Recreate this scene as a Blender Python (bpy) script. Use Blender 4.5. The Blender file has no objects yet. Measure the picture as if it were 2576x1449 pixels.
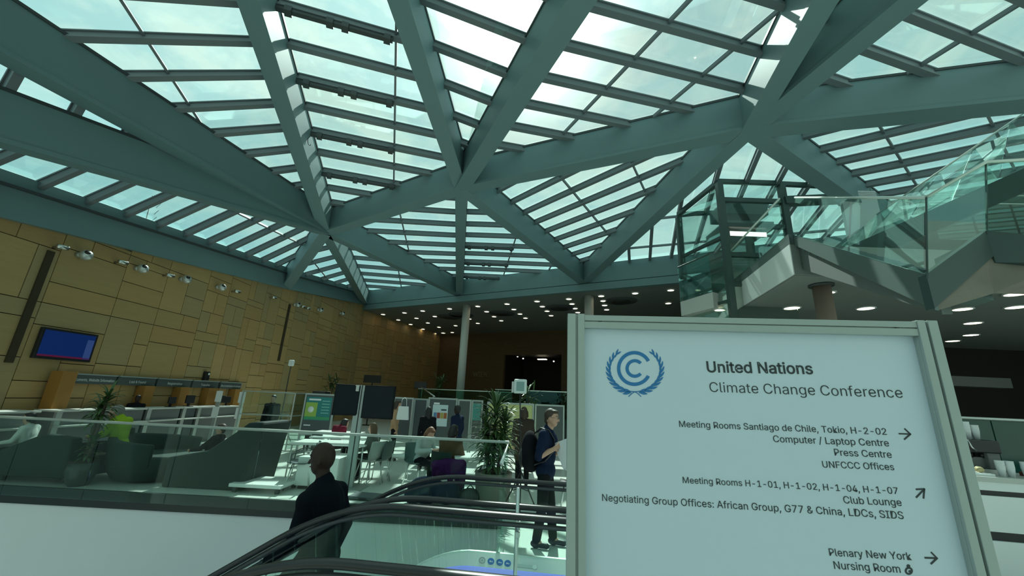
import bpy, bmesh, math, random
from mathutils import Vector, Matrix, Quaternion
C = bpy.context.scene.collection
PI = math.pi
V = Vector

# ------------------------------------------------------------------ camera
F_PX, CX, CY, EYE = 988.0, 1288.0, 724.5, 1.8
UP = V((162, -3514, 988)).normalized()
FW = V((12, 278, 988)); FW = (FW - UP * FW.dot(UP)).normalized()
RT = FW.cross(UP)
if RT.x < 0: RT = -RT
ROT = Matrix((RT, FW, UP))                     # photo camera axes (x right, y down, z ahead) -> world
cam_d = bpy.data.cameras.new('camera')
cam = bpy.data.objects.new('camera', cam_d); C.objects.link(cam)
c0, c1, c2 = ROT @ V((1, 0, 0)), ROT @ V((0, -1, 0)), ROT @ V((0, 0, -1))
M4 = Matrix((c0, c1, c2)).transposed().to_4x4(); M4.translation = V((0, 0, EYE))
cam.matrix_world = M4
cam_d.sensor_width = 36; cam_d.lens = F_PX / 2576 * 36
cam_d.clip_start = 0.02; cam_d.clip_end = 500
bpy.context.scene.camera = cam
ORG = V((0, 0, EYE))
def ray(u, v): return (ROT @ V((u - CX, v - CY, F_PX))).normalized()
def at_z(u, v, z):
    d = ray(u, v); return ORG + d * ((z - EYE) / d.z)
def at_x(u, v, x):
    d = ray(u, v); return ORG + d * (x / d.x)
def at_y(u, v, y):
    d = ray(u, v); return ORG + d * (y / d.y)
def at_plane(u, v, p, n):
    d = ray(u, v); return ORG + d * ((p - ORG).dot(n) / d.dot(n))

# ------------------------------------------------------------------ sky, sun, exposure
SUN = V((-0.01, 0.65, 0.76)).normalized()
sc = bpy.context.scene
sc.view_settings.view_transform = 'Standard'; sc.view_settings.look = 'None'
sc.view_settings.gamma = 1; sc.view_settings.exposure = 0.58
sc.cycles.transparent_max_bounces = 32; sc.cycles.max_bounces = 8
sc.cycles.caustics_reflective = False; sc.cycles.caustics_refractive = False
sc.cycles.sample_clamp_indirect = 6
w = bpy.data.worlds.new('sky'); sc.world = w; w.use_nodes = True
nt = w.node_tree; nt.nodes.clear()
def N(t, **k):
    n = nt.nodes.new(t)
    for a, b in k.items(): setattr(n, a, b)
    return n
L = lambda a, b: nt.links.new(a, b)
tc = N('ShaderNodeTexCoord')
dot = N('ShaderNodeVectorMath', operation='DOT_PRODUCT'); dot.inputs[1].default_value = SUN
L(tc.outputs['Generated'], dot.inputs[0])
def P(a, op, b):
    m = N('ShaderNodeMath', operation=op)
    for i, q in enumerate((a, b)):
        if isinstance(q, (int, float)): m.inputs[i].default_value = q
        else: L(q, m.inputs[i])
    return m.outputs[0]
dpos = P(dot.outputs['Value'], 'MAXIMUM', 0.0)
g1 = P(P(dpos, 'POWER', 5.0), 'MULTIPLY', 0.18)
g2 = P(P(dpos, 'POWER', 120.0), 'MULTIPLY', 2.6)
g3 = P(P(dpos, 'POWER', 500.0), 'MULTIPLY', 6.0)
glow = P(P(g1, 'ADD', g2), 'ADD', g3)
mp = N('ShaderNodeMapping'); mp.inputs['Scale'].default_value = (2.2, 2.2, 4.2); mp.inputs['Rotation'].default_value = (0.3, 0.2, 0.8)
L(tc.outputs['Generated'], mp.inputs['Vector'])
no = N('ShaderNodeTexNoise'); no.inputs['Scale'].default_value = 2.3; no.inputs['Detail'].default_value = 9; no.inputs['Roughness'].default_value = 0.62
no.inputs['Distortion'].default_value = 0.5
L(mp.outputs[0], no.inputs['Vector'])
cr = N('ShaderNodeValToRGB'); cr.color_ramp.elements[0].position = 0.42; cr.color_ramp.elements[1].position = 0.60
cr.color_ramp.elements[0].color = (0.28, 0.48, 0.48, 1); cr.color_ramp.elements[1].color = (0.45, 0.60, 0.545, 1)
L(no.outputs['Fac'], cr.inputs[0])
sep = N('ShaderNodeSeparateXYZ'); L(tc.outputs['Generated'], sep.inputs[0])
lo = N('ShaderNodeMapRange'); lo.inputs[1].default_value = 0.05; lo.inputs[2].default_value = 0.55
L(sep.outputs['Z'], lo.inputs[0])
mx = N('ShaderNodeMix', data_type='RGBA'); mx.inputs[6].default_value = (0.22, 0.50, 0.53, 1)
L(lo.outputs[0], mx.inputs[0]); L(cr.outputs[0], mx.inputs[7])
gl = N('ShaderNodeMix', data_type='RGBA', blend_type='ADD'); gl.inputs[0].default_value = 1
gc = N('ShaderNodeCombineColor'); L(P(glow, 'MULTIPLY', 1.0), gc.inputs[0]); L(glow, gc.inputs[1]); L(P(glow, 'MULTIPLY', 0.92), gc.inputs[2])
L(mx.outputs[2], gl.inputs[6]); L(gc.outputs[0], gl.inputs[7])
gr = N('ShaderNodeMapRange'); gr.inputs[1].default_value = -0.06; gr.inputs[2].default_value = 0.02; L(sep.outputs['Z'], gr.inputs[0])
mg = N('ShaderNodeMix', data_type='RGBA'); mg.inputs[6].default_value = (0.05, 0.07, 0.065, 1)
L(gr.outputs[0], mg.inputs[0]); L(gl.outputs[2], mg.inputs[7])
bg = N('ShaderNodeBackground'); bg.inputs['Strength'].default_value = 1.0
L(mg.outputs[2], bg.inputs[0]); wo = N('ShaderNodeOutputWorld'); L(bg.outputs[0], wo.inputs[0])
sd = bpy.data.lights.new('sun', 'SUN'); sd.energy = 4.2; sd.angle = 0.012; sd.color = (0.90, 1.0, 0.92)
so = bpy.data.objects.new('sun', sd); C.objects.link(so); so.rotation_euler = SUN.to_track_quat('Z', 'Y').to_euler(); so.location = SUN * 60

# ------------------------------------------------------------------ materials
MATS = {}
def mat(name, col, rough=0.5, metal=0.0, var=0.0, vscale=6.0, spec=0.5, emit=None, es=1.0, stretch=None, bump=0.0):
    if name in MATS: return MATS[name]
    m = bpy.data.materials.new(name); m.use_nodes = True; t = m.node_tree
    b = t.nodes['Principled BSDF']
    b.inputs['Base Color'].default_value = (*col, 1); b.inputs['Roughness'].default_value = rough
    b.inputs['Metallic'].default_value = metal; b.inputs['Specular IOR Level'].default_value = spec
    if emit: b.inputs['Emission Color'].default_value = (*emit, 1); b.inputs['Emission Strength'].default_value = es
    if var or bump:
        tx = t.nodes.new('ShaderNodeTexCoord'); mp = t.nodes.new('ShaderNodeMapping')
        mp.inputs['Scale'].default_value = stretch or (1, 1, 1)
        t.links.new(tx.outputs['Object'], mp.inputs[0])
        n = t.nodes.new('ShaderNodeTexNoise'); n.inputs['Scale'].default_value = vscale; n.inputs['Detail'].default_value = 4
        t.links.new(mp.outputs[0], n.inputs['Vector'])
        if var:
            r = t.nodes.new('ShaderNodeMix'); r.data_type = 'RGBA'
            r.inputs[6].default_value = (*[c * (1 - var) for c in col], 1); r.inputs[7].default_value = (*[min(1, c * (1 + var)) for c in col], 1)
            t.links.new(n.outputs['Fac'], r.inputs[0]); t.links.new(r.outputs[2], b.inputs['Base Color'])
        if bump:
            bu = t.nodes.new('ShaderNodeBump'); bu.inputs['Strength'].default_value = bump; bu.inputs['Distance'].default_value = 0.01
            t.links.new(n.outputs['Fac'], bu.inputs['Height']); t.links.new(bu.outputs[0], b.inputs['Normal'])
    MATS[name] = m; return m
def glass(name, tint, refl=0.9, ior=1.45):
    m = bpy.data.materials.new(name); m.use_nodes = True; t = m.node_tree; t.nodes.clear()
    o = t.nodes.new('ShaderNodeOutputMaterial'); tr = t.nodes.new('ShaderNodeBsdfTransparent'); tr.inputs[0].default_value = (*tint, 1)
    gs = t.nodes.new('ShaderNodeBsdfGlossy'); gs.inputs['Roughness'].default_value = 0.02; gs.inputs[0].default_value = (0.85, 1, 0.95, 1)
    fr = t.nodes.new('ShaderNodeFresnel'); fr.inputs[0].default_value = ior
    mu = t.nodes.new('ShaderNodeMath'); mu.operation = 'MULTIPLY'; mu.inputs[1].default_value = refl; t.links.new(fr.outputs[0], mu.inputs[0])
    mi = t.nodes.new('ShaderNodeMixShader'); t.links.new(mu.outputs[0], mi.inputs[0]); t.links.new(tr.outputs[0], mi.inputs[1]); t.links.new(gs.outputs[0], mi.inputs[2])
    t.links.new(mi.outputs[0], o.inputs[0]); MATS[name] = m; return m

steel = mat('painted_steel', (0.165, 0.265, 0.275), 0.55, 0, 0.06, 1.2)
bar_m = mat('roof_bar', (0.17, 0.20, 0.21), 0.45)
dark_bar = mat('dark_bar', (0.05, 0.06, 0.06), 0.5)
roofglass = glass('roof_glass', (0.95, 1.0, 0.985), 0.35)
railglass = glass('rail_glass', (0.90, 0.975, 0.95), 0.20)
escglass = glass('escalator_glass', (0.945, 0.99, 0.975), 0.22)
clearglass = glass('clear_glass', (0.92, 0.98, 0.96), 0.6)
deepglass = glass('deep_glass', (0.55, 0.80, 0.70), 0.7)
chrome = mat('brushed_steel', (0.62, 0.64, 0.62), 0.28, 1.0)
satin = mat('satin_steel', (0.55, 0.58, 0.56), 0.42, 0.8)
alu = mat('anodised_frame', (0.36, 0.41, 0.40), 0.42, 0.25, 0.03, 40)
white = mat('white_paint', (0.76, 0.79, 0.80), 0.55, 0, 0.02, 3)
whitegloss = mat('white_laminate', (0.82, 0.83, 0.81), 0.25)
board_m = mat('sign_face', (0.58, 0.68, 0.77), 0.45, 0, 0.015, 2)
ink = mat('dark_lettering', (0.03, 0.04, 0.045), 0.5)
blue_ink = mat('blue_lettering', (0.02, 0.17, 0.42), 0.5)
rubber = mat('black_rubber', (0.018, 0.018, 0.018), 0.32)
black = mat('black_plastic', (0.015, 0.016, 0.018), 0.4)
slate = mat('slate_fascia', (0.014, 0.024, 0.024), 0.4, 0, 0.1, 3)
green_fab = mat('dark_green_upholstery', (0.012, 0.028, 0.024), 0.85, 0, 0.15, 60)
grey_fab = mat('grey_green_upholstery', (0.07, 0.10, 0.095), 0.85, 0, 0.1, 60)
grey_lam = mat('grey_laminate', (0.16, 0.17, 0.17), 0.5)
panel_g = mat('grey_board', (0.085, 0.10, 0.105), 0.8, 0, 0.05, 30)
orange = mat('orange_panel', (0.36, 0.17, 0.035), 0.6, 0, 0.06, 4)
leaf_m = mat('leaf_green', (0.055, 0.11, 0.035), 0.4, 0, 0.45, 5)
soil = mat('soil', (0.03, 0.02, 0.014), 0.95, 0, 0.3, 60)
bark = mat('bark', (0.10, 0.075, 0.05), 0.85, 0, 0.3, 30)
pot_m = mat('dark_planter', (0.045, 0.055, 0.05), 0.35)
pot_tan = mat('taupe_planter', (0.20, 0.18, 0.15), 0.5)
concrete = mat('rough_concrete', (0.22, 0.20, 0.165), 0.85, 0, 0.35, 2.2, bump=0.4, stretch=(1, 4, 1))
ceil_m = mat('grey_ceiling', (0.24, 0.26, 0.245), 0.8, 0, 0.03, 3)
plaster = mat('light_plaster', (0.62, 0.62, 0.58), 0.7, 0, 0.03, 2)
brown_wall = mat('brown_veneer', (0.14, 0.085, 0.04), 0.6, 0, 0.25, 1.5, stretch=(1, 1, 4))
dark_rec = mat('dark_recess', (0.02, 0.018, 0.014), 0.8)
lamp_m = mat('lamp_glow', (1, 0.95, 0.8), 0.5, emit=(1.0, 0.90, 0.62), es=3.2)
spot_em = mat('spot_glow', (1, 1, 1), 0.5, emit=(1.0, 0.97, 0.85), es=1.2)
SKIN = mat('skin_light', (0.50, 0.29, 0.20), 0.5, 0, 0.05, 30)
SKIN_D = mat('skin_dark', (0.034, 0.019, 0.013), 0.5, 0, 0.08, 30, spec=0.25)

# ------------------------------------------------------------------ mesh builder
def origin_of(p):
    while p is not None:
        if '_o' in p: return V(p['_o'])
        p = p.parent
    return V((0, 0, 0))
class MB:
    def __init__(s): s.v = []; s.f = []; s.mi = []; s.smooth = []
    def add(s, vs, fs, mi=0, sm=False):
        o = len(s.v); s.v += [V(p) for p in vs]
        for f in fs: s.f.append([i + o for i in f]); s.mi.append(mi); s.smooth.append(sm)
        return s
    def box(s, a, b, mi=0):
        x0, y0, z0 = a; x1, y1, z1 = b
        return s.hexa([(x0, y0, z0), (x1, y0, z0), (x1, y1, z0), (x0, y1, z0), (x0, y0, z1), (x1, y0, z1), (x1, y1, z1), (x0, y1, z1)], mi)
    def hexa(s, p, mi=0): return s.add(p, [(0, 3, 2, 1), (4, 5, 6, 7), (0, 1, 5, 4), (1, 2, 6, 5), (2, 3, 7, 6), (3, 0, 4, 7)], mi)
    def rbox(s, c, sx, sy, sz, rot, mi=0):
        R = Matrix.Rotation(rot, 3, 'Z'); c = V(c)
        p = [(-1, -1, -1), (1, -1, -1), (1, 1, -1), (-1, 1, -1), (-1, -1, 1), (1, -1, 1), (1, 1, 1), (-1, 1, 1)]
        return s.hexa([c + R @ V((q[0] * sx / 2, q[1] * sy / 2, q[2] * sz / 2)) for q in p], mi)
    def beam(s, a, b, wd, hgt, up=V((0, 0, 1)), mi=0, off=0.0):
        a, b = V(a), V(b); d = (b - a).normalized(); side = d.cross(up).normalized(); u = side.cross(d).normalized()
        p = []
        for q in (a, b):
            for sx, sz in ((-1, 0), (1, 0), (1, 1), (-1, 1)): p.append(q + side * (sx * wd / 2) + u * (sz * hgt + off))
        return s.add(p, [(0, 1, 2, 3), (7, 6, 5, 4), (0, 4, 5, 1), (1, 5, 6, 2), (2, 6, 7, 3), (3, 7, 4, 0)], mi)
    def plate(s, pts, n, th, mi=0):
        n = V(n).normalized() * th; k = len(pts); a = [V(p) for p in pts]
        return s.add(a + [p + n for p in a], [list(range(k))[::-1], list(range(k, 2 * k))] + [(i, (i + 1) % k, k + (i + 1) % k, k + i) for i in range(k)], mi)
    def tube(s, pts, r, n=8, mi=0, cap=True, prof=None):
        pts = [V(p) for p in pts]; k = len(pts); rs = r if isinstance(r, (list, tuple)) else [r] * k
        vs = []; up = V((0, 0, 1))
        for i, p in enumerate(pts):
            d = (pts[min(i + 1, k - 1)] - pts[max(i - 1, 0)]).normalized()
            u = up if abs(d.dot(up)) < 0.95 else V((1, 0, 0))
            a = d.cross(u).normalized(); b = a.cross(d).normalized()
            for j in range(n):
                t = 2 * PI * j / n; vs.append(p + a * math.cos(t) * rs[i] + b * math.sin(t) * rs[i] * (prof or 1))
        fs = [(i * n + j, i * n + (j + 1) % n, (i + 1) * n + (j + 1) % n, (i + 1) * n + j) for i in range(k - 1) for j in range(n)]
        if cap: fs += [list(range(n))[::-1], [(k - 1) * n + j for j in range(n)]]
        return s.add(vs, fs, mi, True)
    def cyl(s, a, b, r0, r1=None, n=20, mi=0): return s.tube([a, b], [r0, r0 if r1 is None else r1], n, mi)
    def lathe(s, prof, c, n=24, mi=0, cap=True):
        c = V(c); vs = [c + V((r * math.cos(2 * PI * j / n), r * math.sin(2 * PI * j / n), z)) for r, z in prof for j in range(n)]
        k = len(prof); fs = [(i * n + j, i * n + (j + 1) % n, (i + 1) * n + (j + 1) % n, (i + 1) * n + j) for i in range(k - 1) for j in range(n)]
        if cap: fs += [list(range(n))[::-1], [(k - 1) * n + j for j in range(n)]]
        return s.add(vs, fs, mi, True)
    def ell(s, c, r, fwd=V((1, 0, 0)), up=V((0, 0, 1)), n=14, m=10, mi=0):
        c = V(c); fwd = V(fwd).normalized(); left = V(up).cross(fwd).normalized(); up = fwd.cross(left)
        vs = [c + up * r[2]]; 
        for i in range(1, m):
            a = PI * i / m
            for j in range(n):
                b = 2 * PI * j / n
                vs.append(c + fwd * r[0] * math.sin(a) * math.cos(b) + left * r[1] * math.sin(a) * math.sin(b) + up * r[2] * math.cos(a))
        vs.append(c - up * r[2]); fs = [(0, 1 + j, 1 + (j + 1) % n) for j in range(n)]
        for i in range(m - 2): fs += [(1 + i * n + j, 1 + (i + 1) * n + j, 1 + (i + 1) * n + (j + 1) % n, 1 + i * n + (j + 1) % n) for j in range(n)]
        e = len(vs) - 1; fs += [(e, 1 + (m - 2) * n + (j + 1) % n, 1 + (m - 2) * n + j) for j in range(n)]
        return s.add(vs, fs, mi, True)
    def cap(s, a, b, ra, rb, n=12, mi=0):
        a, b = V(a), V(b); d = (b - a); l = d.length; d = d.normalized() if l > 1e-6 else V((0, 0, 1))
        u = V((0, 0, 1)) if abs(d.z) < 0.95 else V((1, 0, 0)); x = d.cross(u).normalized(); y = x.cross(d)
        rows = []
        for i in range(0, 5):
            t = -PI / 2 + PI / 2 * i / 4; rows.append((a + d * ra * math.sin(t), ra * max(0.02, math.cos(t))))
        for i in range(0, 5):
            t = PI / 2 * i / 4; rows.append((b + d * rb * math.sin(t), rb * max(0.02, math.cos(t))))
        vs = [c + x * r * math.cos(2 * PI * j / n) + y * r * math.sin(2 * PI * j / n) for c, r in rows for j in range(n)]
        k = len(rows); fs = [(i * n + j, i * n + (j + 1) % n, (i + 1) * n + (j + 1) % n, (i + 1) * n + j) for i in range(k - 1) for j in range(n)]
        fs += [list(range(n))[::-1], [(k - 1) * n + j for j in range(n)]]
        return s.add(vs, fs, mi, True)
    def build(s, name, ms, parent=None, kind=None, label=None, bevel=0, remesh=0, fix=False):
        me = bpy.data.meshes.new(name); 
        o = origin_of(parent)
        me.from_pydata([tuple(p - o) for p in s.v], [], s.f)
        for m in (ms if isinstance(ms, (list, tuple)) else [ms]): me.materials.append(m)
        for p, mi, sm in zip(me.polygons, s.mi, s.smooth): p.material_index = mi; p.use_smooth = sm
        bm = bmesh.new(); bm.from_mesh(me); bmesh.ops.recalc_face_normals(bm, faces=bm.faces); bm.to_mesh(me); bm.free()
        ob = bpy.data.objects.new(name, me); C.objects.link(ob)
        if parent: ob.parent = parent
        if kind: ob['kind'] = kind
        if label: ob['label'] = label
        if bevel:
            b = ob.modifiers.new('soft', 'BEVEL'); b.width = bevel; b.segments = 2; b.limit_method = 'ANGLE'
        if remesh:
            r = ob.modifiers.new('skin', 'REMESH'); r.mode = 'VOXEL'; r.voxel_size = remesh; r.use_smooth_shade = True
            q = ob.modifiers.new('relax', 'SMOOTH'); q.iterations = 3; q.factor = 0.5
        return ob
def tag(o, label, cat, group=None):
    o['label'] = label; o['category'] = cat
    if group: o['group'] = group
    return o
def thing(name, label, cat, loc=(0, 0, 0), group=None, rot=None):
    """An Empty at the thing's base. With rot=None the parts are given in world coordinates, else in the thing's own."""
    o = bpy.data.objects.new(name, None); C.objects.link(o); o.location = loc; o.empty_display_size = 0.1
    if rot is None: o['_o'] = list(loc)
    else: o.rotation_euler = (0, 0, rot)
    return tag(o, label, cat, group)
def copy_tree(o, parent=None):
    c = o.copy(); C.objects.link(c)
    if parent: c.parent = parent
    for ch in list(o.children): copy_tree(ch, c)
    return c
ORD = ['first', 'second', 'third', 'fourth', 'fifth', 'sixth', 'seventh', 'eighth', 'ninth', 'tenth', 'eleventh', 'twelfth', 'thirteenth', 'fourteenth', 'fifteenth', 'sixteenth', 'seventeenth', 'eighteenth', 'nineteenth', 'twentieth']
def ordn(i):
    if i < 20: return ORD[i]
    t = {2: 'twenty', 3: 'thirty', 4: 'forty', 5: 'fifty'}[(i + 1) // 10]; r = (i + 1) % 10
    return (t[:-1] + 'ieth') if r == 0 else t + '-' + ORD[r - 1]
RX = random.Random(5)

# ================================================================== THE SETTING
D = 11.0
# --- floor with the escalator well cut out
SLAB_Y = 7.2; WELL_X = -0.15
fl = mat('pale_stone_floor', (0.60, 0.62, 0.58), 0.28, 0, 0.04, 1.2)
f = MB(); 
f.plate([(-16, SLAB_Y, 0), (30, SLAB_Y, 0), (30, 42, 0), (-16, 42, 0)], (0, 0, -1), 0.2)
f.plate([(WELL_X, -9, 0), (30, -9, 0), (30, SLAB_Y, 0), (WELL_X, SLAB_Y, 0)], (0, 0, -1), 0.2)
f.build('floor', fl, kind='structure')
f = MB(); f.box((-16, SLAB_Y - 0.06, -0.24), (WELL_X + 0.02, SLAB_Y - 0.002, 0.015)); f.build('trim_1', slate, kind='structure')
f = MB(); f.box((-16, SLAB_Y - 0.02, -5), (WELL_X, SLAB_Y + 0.1, -0.241)); f.build('wall_well', white, kind='structure')
f = MB(); f.box((WELL_X, 3.0, -5), (WELL_X + 0.1, SLAB_Y - 0.03, -0.201)); f.build('wall_well_side', slate, kind='structure')
f = MB(); f.box((-16, -9, -5.2), (WELL_X, SLAB_Y, -5)); f.build('floor_lower', fl, kind='structure')
f = MB(); f.box((-20, -9.3, -5), (30, -9, 11)); f.build('wall_rear_unseen', mat('rear_bounce_grey', (.34, .36, .34), .8), kind='structure')  # unseen wall behind the camera, added to control low sky light and bounce

# --- wood panelled wall on the left
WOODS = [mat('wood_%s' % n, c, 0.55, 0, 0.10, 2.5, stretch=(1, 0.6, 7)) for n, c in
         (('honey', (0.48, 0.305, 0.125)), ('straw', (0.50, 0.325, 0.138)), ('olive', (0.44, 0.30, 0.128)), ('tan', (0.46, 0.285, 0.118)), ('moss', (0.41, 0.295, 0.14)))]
gapm = mat('panel_gap', (0.05, 0.035, 0.016), 0.9)
def panel_wall(name, org, along, height_fn, length, zmax, seed):
    R = random.Random(seed); m = MB(); al = V(along).normalized(); nn = V((al.y, -al.x, 0)); org = V(org)
    m.plate([org - nn * 0.03, org + al * length - nn * 0.03, org + al * length - nn * 0.03 + V((0, 0, height_fn(length))), org - nn * 0.03 + V((0, 0, height_fn(0)))], -nn, 0.25, 5)
    def put(a, b, z0, z1):
        z1 = min(z1, height_fn((a + b) / 2))
        if z1 - z0 < 0.05: return
        g = 0.009; mi = R.randrange(5)
        m.plate([org + al * (a + g) + V((0, 0, z0 + g)), org + al * (b - g) + V((0, 0, z0 + g)), org + al * (b - g) + V((0, 0, z1 - g)), org + al * (a + g) + V((0, 0, z1 - g))], -nn, 0.03, mi)
    def split(a, b, z0, z1):
        if R.random() < 0.5:
            c = a + (b - a) * R.choice((0.33, 0.5, 0.66)); put(a, c, z0, z1)
            if R.random() < 0.5: zc = z0 + (z1 - z0) * R.choice((0.35, 0.5, 0.65)); put(c, b, z0, zc); put(c, b, zc, z1)
            else: put(c, b, z0, z1)
        else:
            zc = z0 + (z1 - z0) * R.choice((0.3, 0.5, 0.7)); put(a, b, z0, zc)
            if R.random() < 0.45: c = a + (b - a) * R.choice((0.4, 0.6)); put(a, c, zc, z1); put(c, b, zc, z1)
            else: put(a, b, zc, z1)
    a = 0
    while a < length:
        bw = R.choice((1.05, 1.3, 1.6)); z = R.choice((0, -0.3, -0.6)); 
        while z < zmax:
            hz = R.choice((0.75, 1.0, 1.25)); split(a, min(length, a + bw), max(0, z), z + hz); z += hz
        a += bw
    m.build(name, WOODS + [gapm], kind='structure')
eave = lambda y: 4.97 + (y - 7.42) * (7.68 - 4.97) / (26.97 - 7.42)
panel_wall('wall_left', (-D, 6.3, 0), (0, 1, 0), lambda s: eave(6.3 + s) + 0.05, 20.7, 7.9, 3)
panel_wall('wall_left_far', (-D, 27.0, 0), (4.6, 13.0, 0), lambda s: 7.35, 13.8, 7.35, 9)
f = MB(); f.plate([(-D, 6.3, 0), (-16, 5.4, 0), (-16, 5.4, 4.7), (-D, 6.3, 4.7)], (0, 1, 0), 0.2); f.build('wall_left_return', WOODS[2], kind='structure')
f = MB(); f.box((-16, 2.5, 4.1), (-11.15, 6.2, 4.6)); f.build('ceiling_left', plaster, kind='structure')
for i, (a, b) in enumerate((((130, 632), (22, 912)), ((728, 765), (703, 908)))):
    p, q = at_x(*a, -D + 0.03), at_x(*b, -D + 0.03); y = (p.y + q.y) / 2
    f = MB(); f.box((-D + 0.0, y - 0.07, q.z), (-D + 0.045, y + 0.07, p.z)); f.build('trim_%d' % (i + 2), gapm, kind='structure')
# --- back: ceiling, walls, recess
BD = V((0.893, -0.45, 0)); BN = V((0.45, 0.893, 0)); E2 = V((-11, 26.97, 7.7))
b0 = V((-6.6, 39.6, 0)); b1 = b0 + BD * 34
f = MB(); f.plate([E2 + V((0, 0, -0.4)), E2 + BD * 36 + V((0, 0, -0.4)), b1 + V((0, 0, 7.3)) + BN, b0 + V((-2, 1, 7.3)) + BN], (0, 0, 1), 0.3); f.build('ceiling', ceil_m, kind='structure')
wallp = b0 - BN * 2.7
def on_back(u, v, off=0.0): return at_plane(u, v, wallp - BN * off, BN)
rl = on_back(1268, 893); rs = (rl - wallp).dot(BD); rtop = rl.z
rb_ = 0.0; re_ = rs + 5.2
f = MB()
def slabp(m, s0, s1, z0, z1, th=0.3, off=0.0):
    a = wallp + BD * s0 - BN * off; b = wallp + BD * s1 - BN * off
    m.plate([a + V((0, 0, z0)), b + V((0, 0, z0)), b + V((0, 0, z1)), a + V((0, 0, z1))], BN, th)
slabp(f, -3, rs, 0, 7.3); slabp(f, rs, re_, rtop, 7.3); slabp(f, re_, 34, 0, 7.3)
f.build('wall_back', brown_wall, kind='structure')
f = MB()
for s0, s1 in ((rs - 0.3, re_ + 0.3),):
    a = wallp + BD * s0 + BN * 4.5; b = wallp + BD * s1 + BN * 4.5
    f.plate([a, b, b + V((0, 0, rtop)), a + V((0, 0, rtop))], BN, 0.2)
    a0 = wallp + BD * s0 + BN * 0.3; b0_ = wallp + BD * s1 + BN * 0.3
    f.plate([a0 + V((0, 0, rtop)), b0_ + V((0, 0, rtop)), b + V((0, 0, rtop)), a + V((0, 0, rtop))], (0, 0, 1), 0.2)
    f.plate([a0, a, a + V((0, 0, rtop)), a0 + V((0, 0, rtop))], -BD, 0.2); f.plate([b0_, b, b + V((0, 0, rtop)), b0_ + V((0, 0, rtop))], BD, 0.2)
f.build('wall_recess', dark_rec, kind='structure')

# ================================================================== ROOF
zA, zB, zC = 7.7, 8.4, 8.4
A, B, Cn = at_z(818, 590, zA), at_z(1160, 480, zB), at_z(1885, 335, zC)
pd = V((0.95, 0.3, 0.02))
n1 = (B - A).cross(pd).normalized(); n2 = (Cn - B).cross(pd).normalized()
E0 = V((-D, 7.42, 4.97)); E1 = V((-D, 17.56, 6.25)); E3 = E2 + BD * 8.08; E4 = E2 + BD * 15.98; E5 = E2 + BD * 24; E6 = E2 + BD * 29; E7 = E2 + BD * 38
U610 = at_plane(622, 0, A, n1); U985 = at_plane(1000, 0, A, n1); U1480 = at_plane(1465, 0, B, n2); U2075 = at_plane(2078, 0, B, n2)
U2298 = at_z(2298, 0, 8.3); Rn = at_z(2576, 268, 8.1); L100 = at_z(0, 145, 6.9)
nF1 = (E1 - E0).cross(A - E0).normalized(); L300 = at_plane(0, 365, A, nF1)
ext = lambda a, b, t: a + (b - a) * t
xU610, xU985, xU1480, xU2075, xU2298 = ext(A, U610, 2.4), ext(B, U985, 3.3), ext(B, U1480, 3.2), ext(Cn, U2075, 4.2), ext(Cn, U2298, 4.2)
xR, xL100, xL300, xE0 = ext(Cn, Rn, 3.0), ext(A, L100, 1.9), ext(A, L300, 1.6), ext(E1, E0, 1.55)
GH = 1.0
def roof_beam(a, b, w=0.42, h=1.0, trim=True):
    m = MB(); d = (b - a).normalized(); side = d.cross(V((0, 0, 1))).normalized()
    m.beam(a, b, w, 0.09, mi=0); m.beam(a + V((0, 0, 0.09)), b + V((0, 0, 0.09)), w - 0.05, h - 0.13, mi=0); m.beam(a + V((0, 0, h - 0.045)), b + V((0, 0, h - 0.045)), w, 0.06, mi=1)
    return m.build('roof_beam', [steel, dark_bar], kind='structure')
for a, b, w in ((E1, A, .4), (E2, A, .4), (E3, A, .42), (A, B, .46), (E3, B, .40), (E4, B, .42), (B, Cn, .46), (E4, Cn, .42), (E6, Cn, .42), (Cn, xR, .5),
                (A, xL300, .42), (A, xL100, .42), (A, xU610, .42), (B, xU985, .42), (B, xU1480, .46), (Cn, xU2075, .42), (Cn, xU2298, .46)):
    roof_beam(a, b, w)
for a, b in ((xE0, E1), (E1, E2)):
    m = MB(); m.beam(a, b, 0.3, 0.66); m.beam(a + V((0.05, 0, 0.66)), b + V((0.05, 0, 0.66)), 0.42, 0.05, mi=1); m.beam(a + V((-0.05, 0, 0.71)), b + V((-0.05, 0, 0.71)), 0.22, 0.3)
    m.build('roof_beam', [steel, dark_bar], kind='structure')
for a, b in ((E2, E3), (E3, E4), (E4, E5), (E5, E7)):
    m = MB(); m.beam(a, b, 0.34, 1.0); m.beam(a + V((0, 0, -0.06)), b + V((0, 0, -0.06)), 0.2, 0.06, mi=1); m.beam(a + V((0, 0, -0.42)) - BN * 0.12, b + V((0, 0, -0.42)) - BN * 0.12, 0.3, 0.36, mi=0)
    m.build('roof_beam', [steel, dark_bar], kind='structure')
gz = V((0, 0, GH))
win = [0]
def clip(poly, n, p, d):
    t0, t1 = -1e9, 1e9; k = len(poly); c = sum(poly, V((0, 0, 0))) / k
    for i in range(k):
        a, b = poly[i], poly[(i + 1) % k]; e = n.cross(b - a)
        if e.dot(c - a) < 0: e = -e
        den = e.dot(d); num = e.dot(a - p)
        if abs(den) < 1e-9:
            if num > 0: return None
            continue
        t = num / den
        if den > 0: t0 = max(t0, t)
        else: t1 = min(t1, t)
    return (p + d * t0, p + d * t1) if t1 - t0 > 0.08 else None
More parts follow.
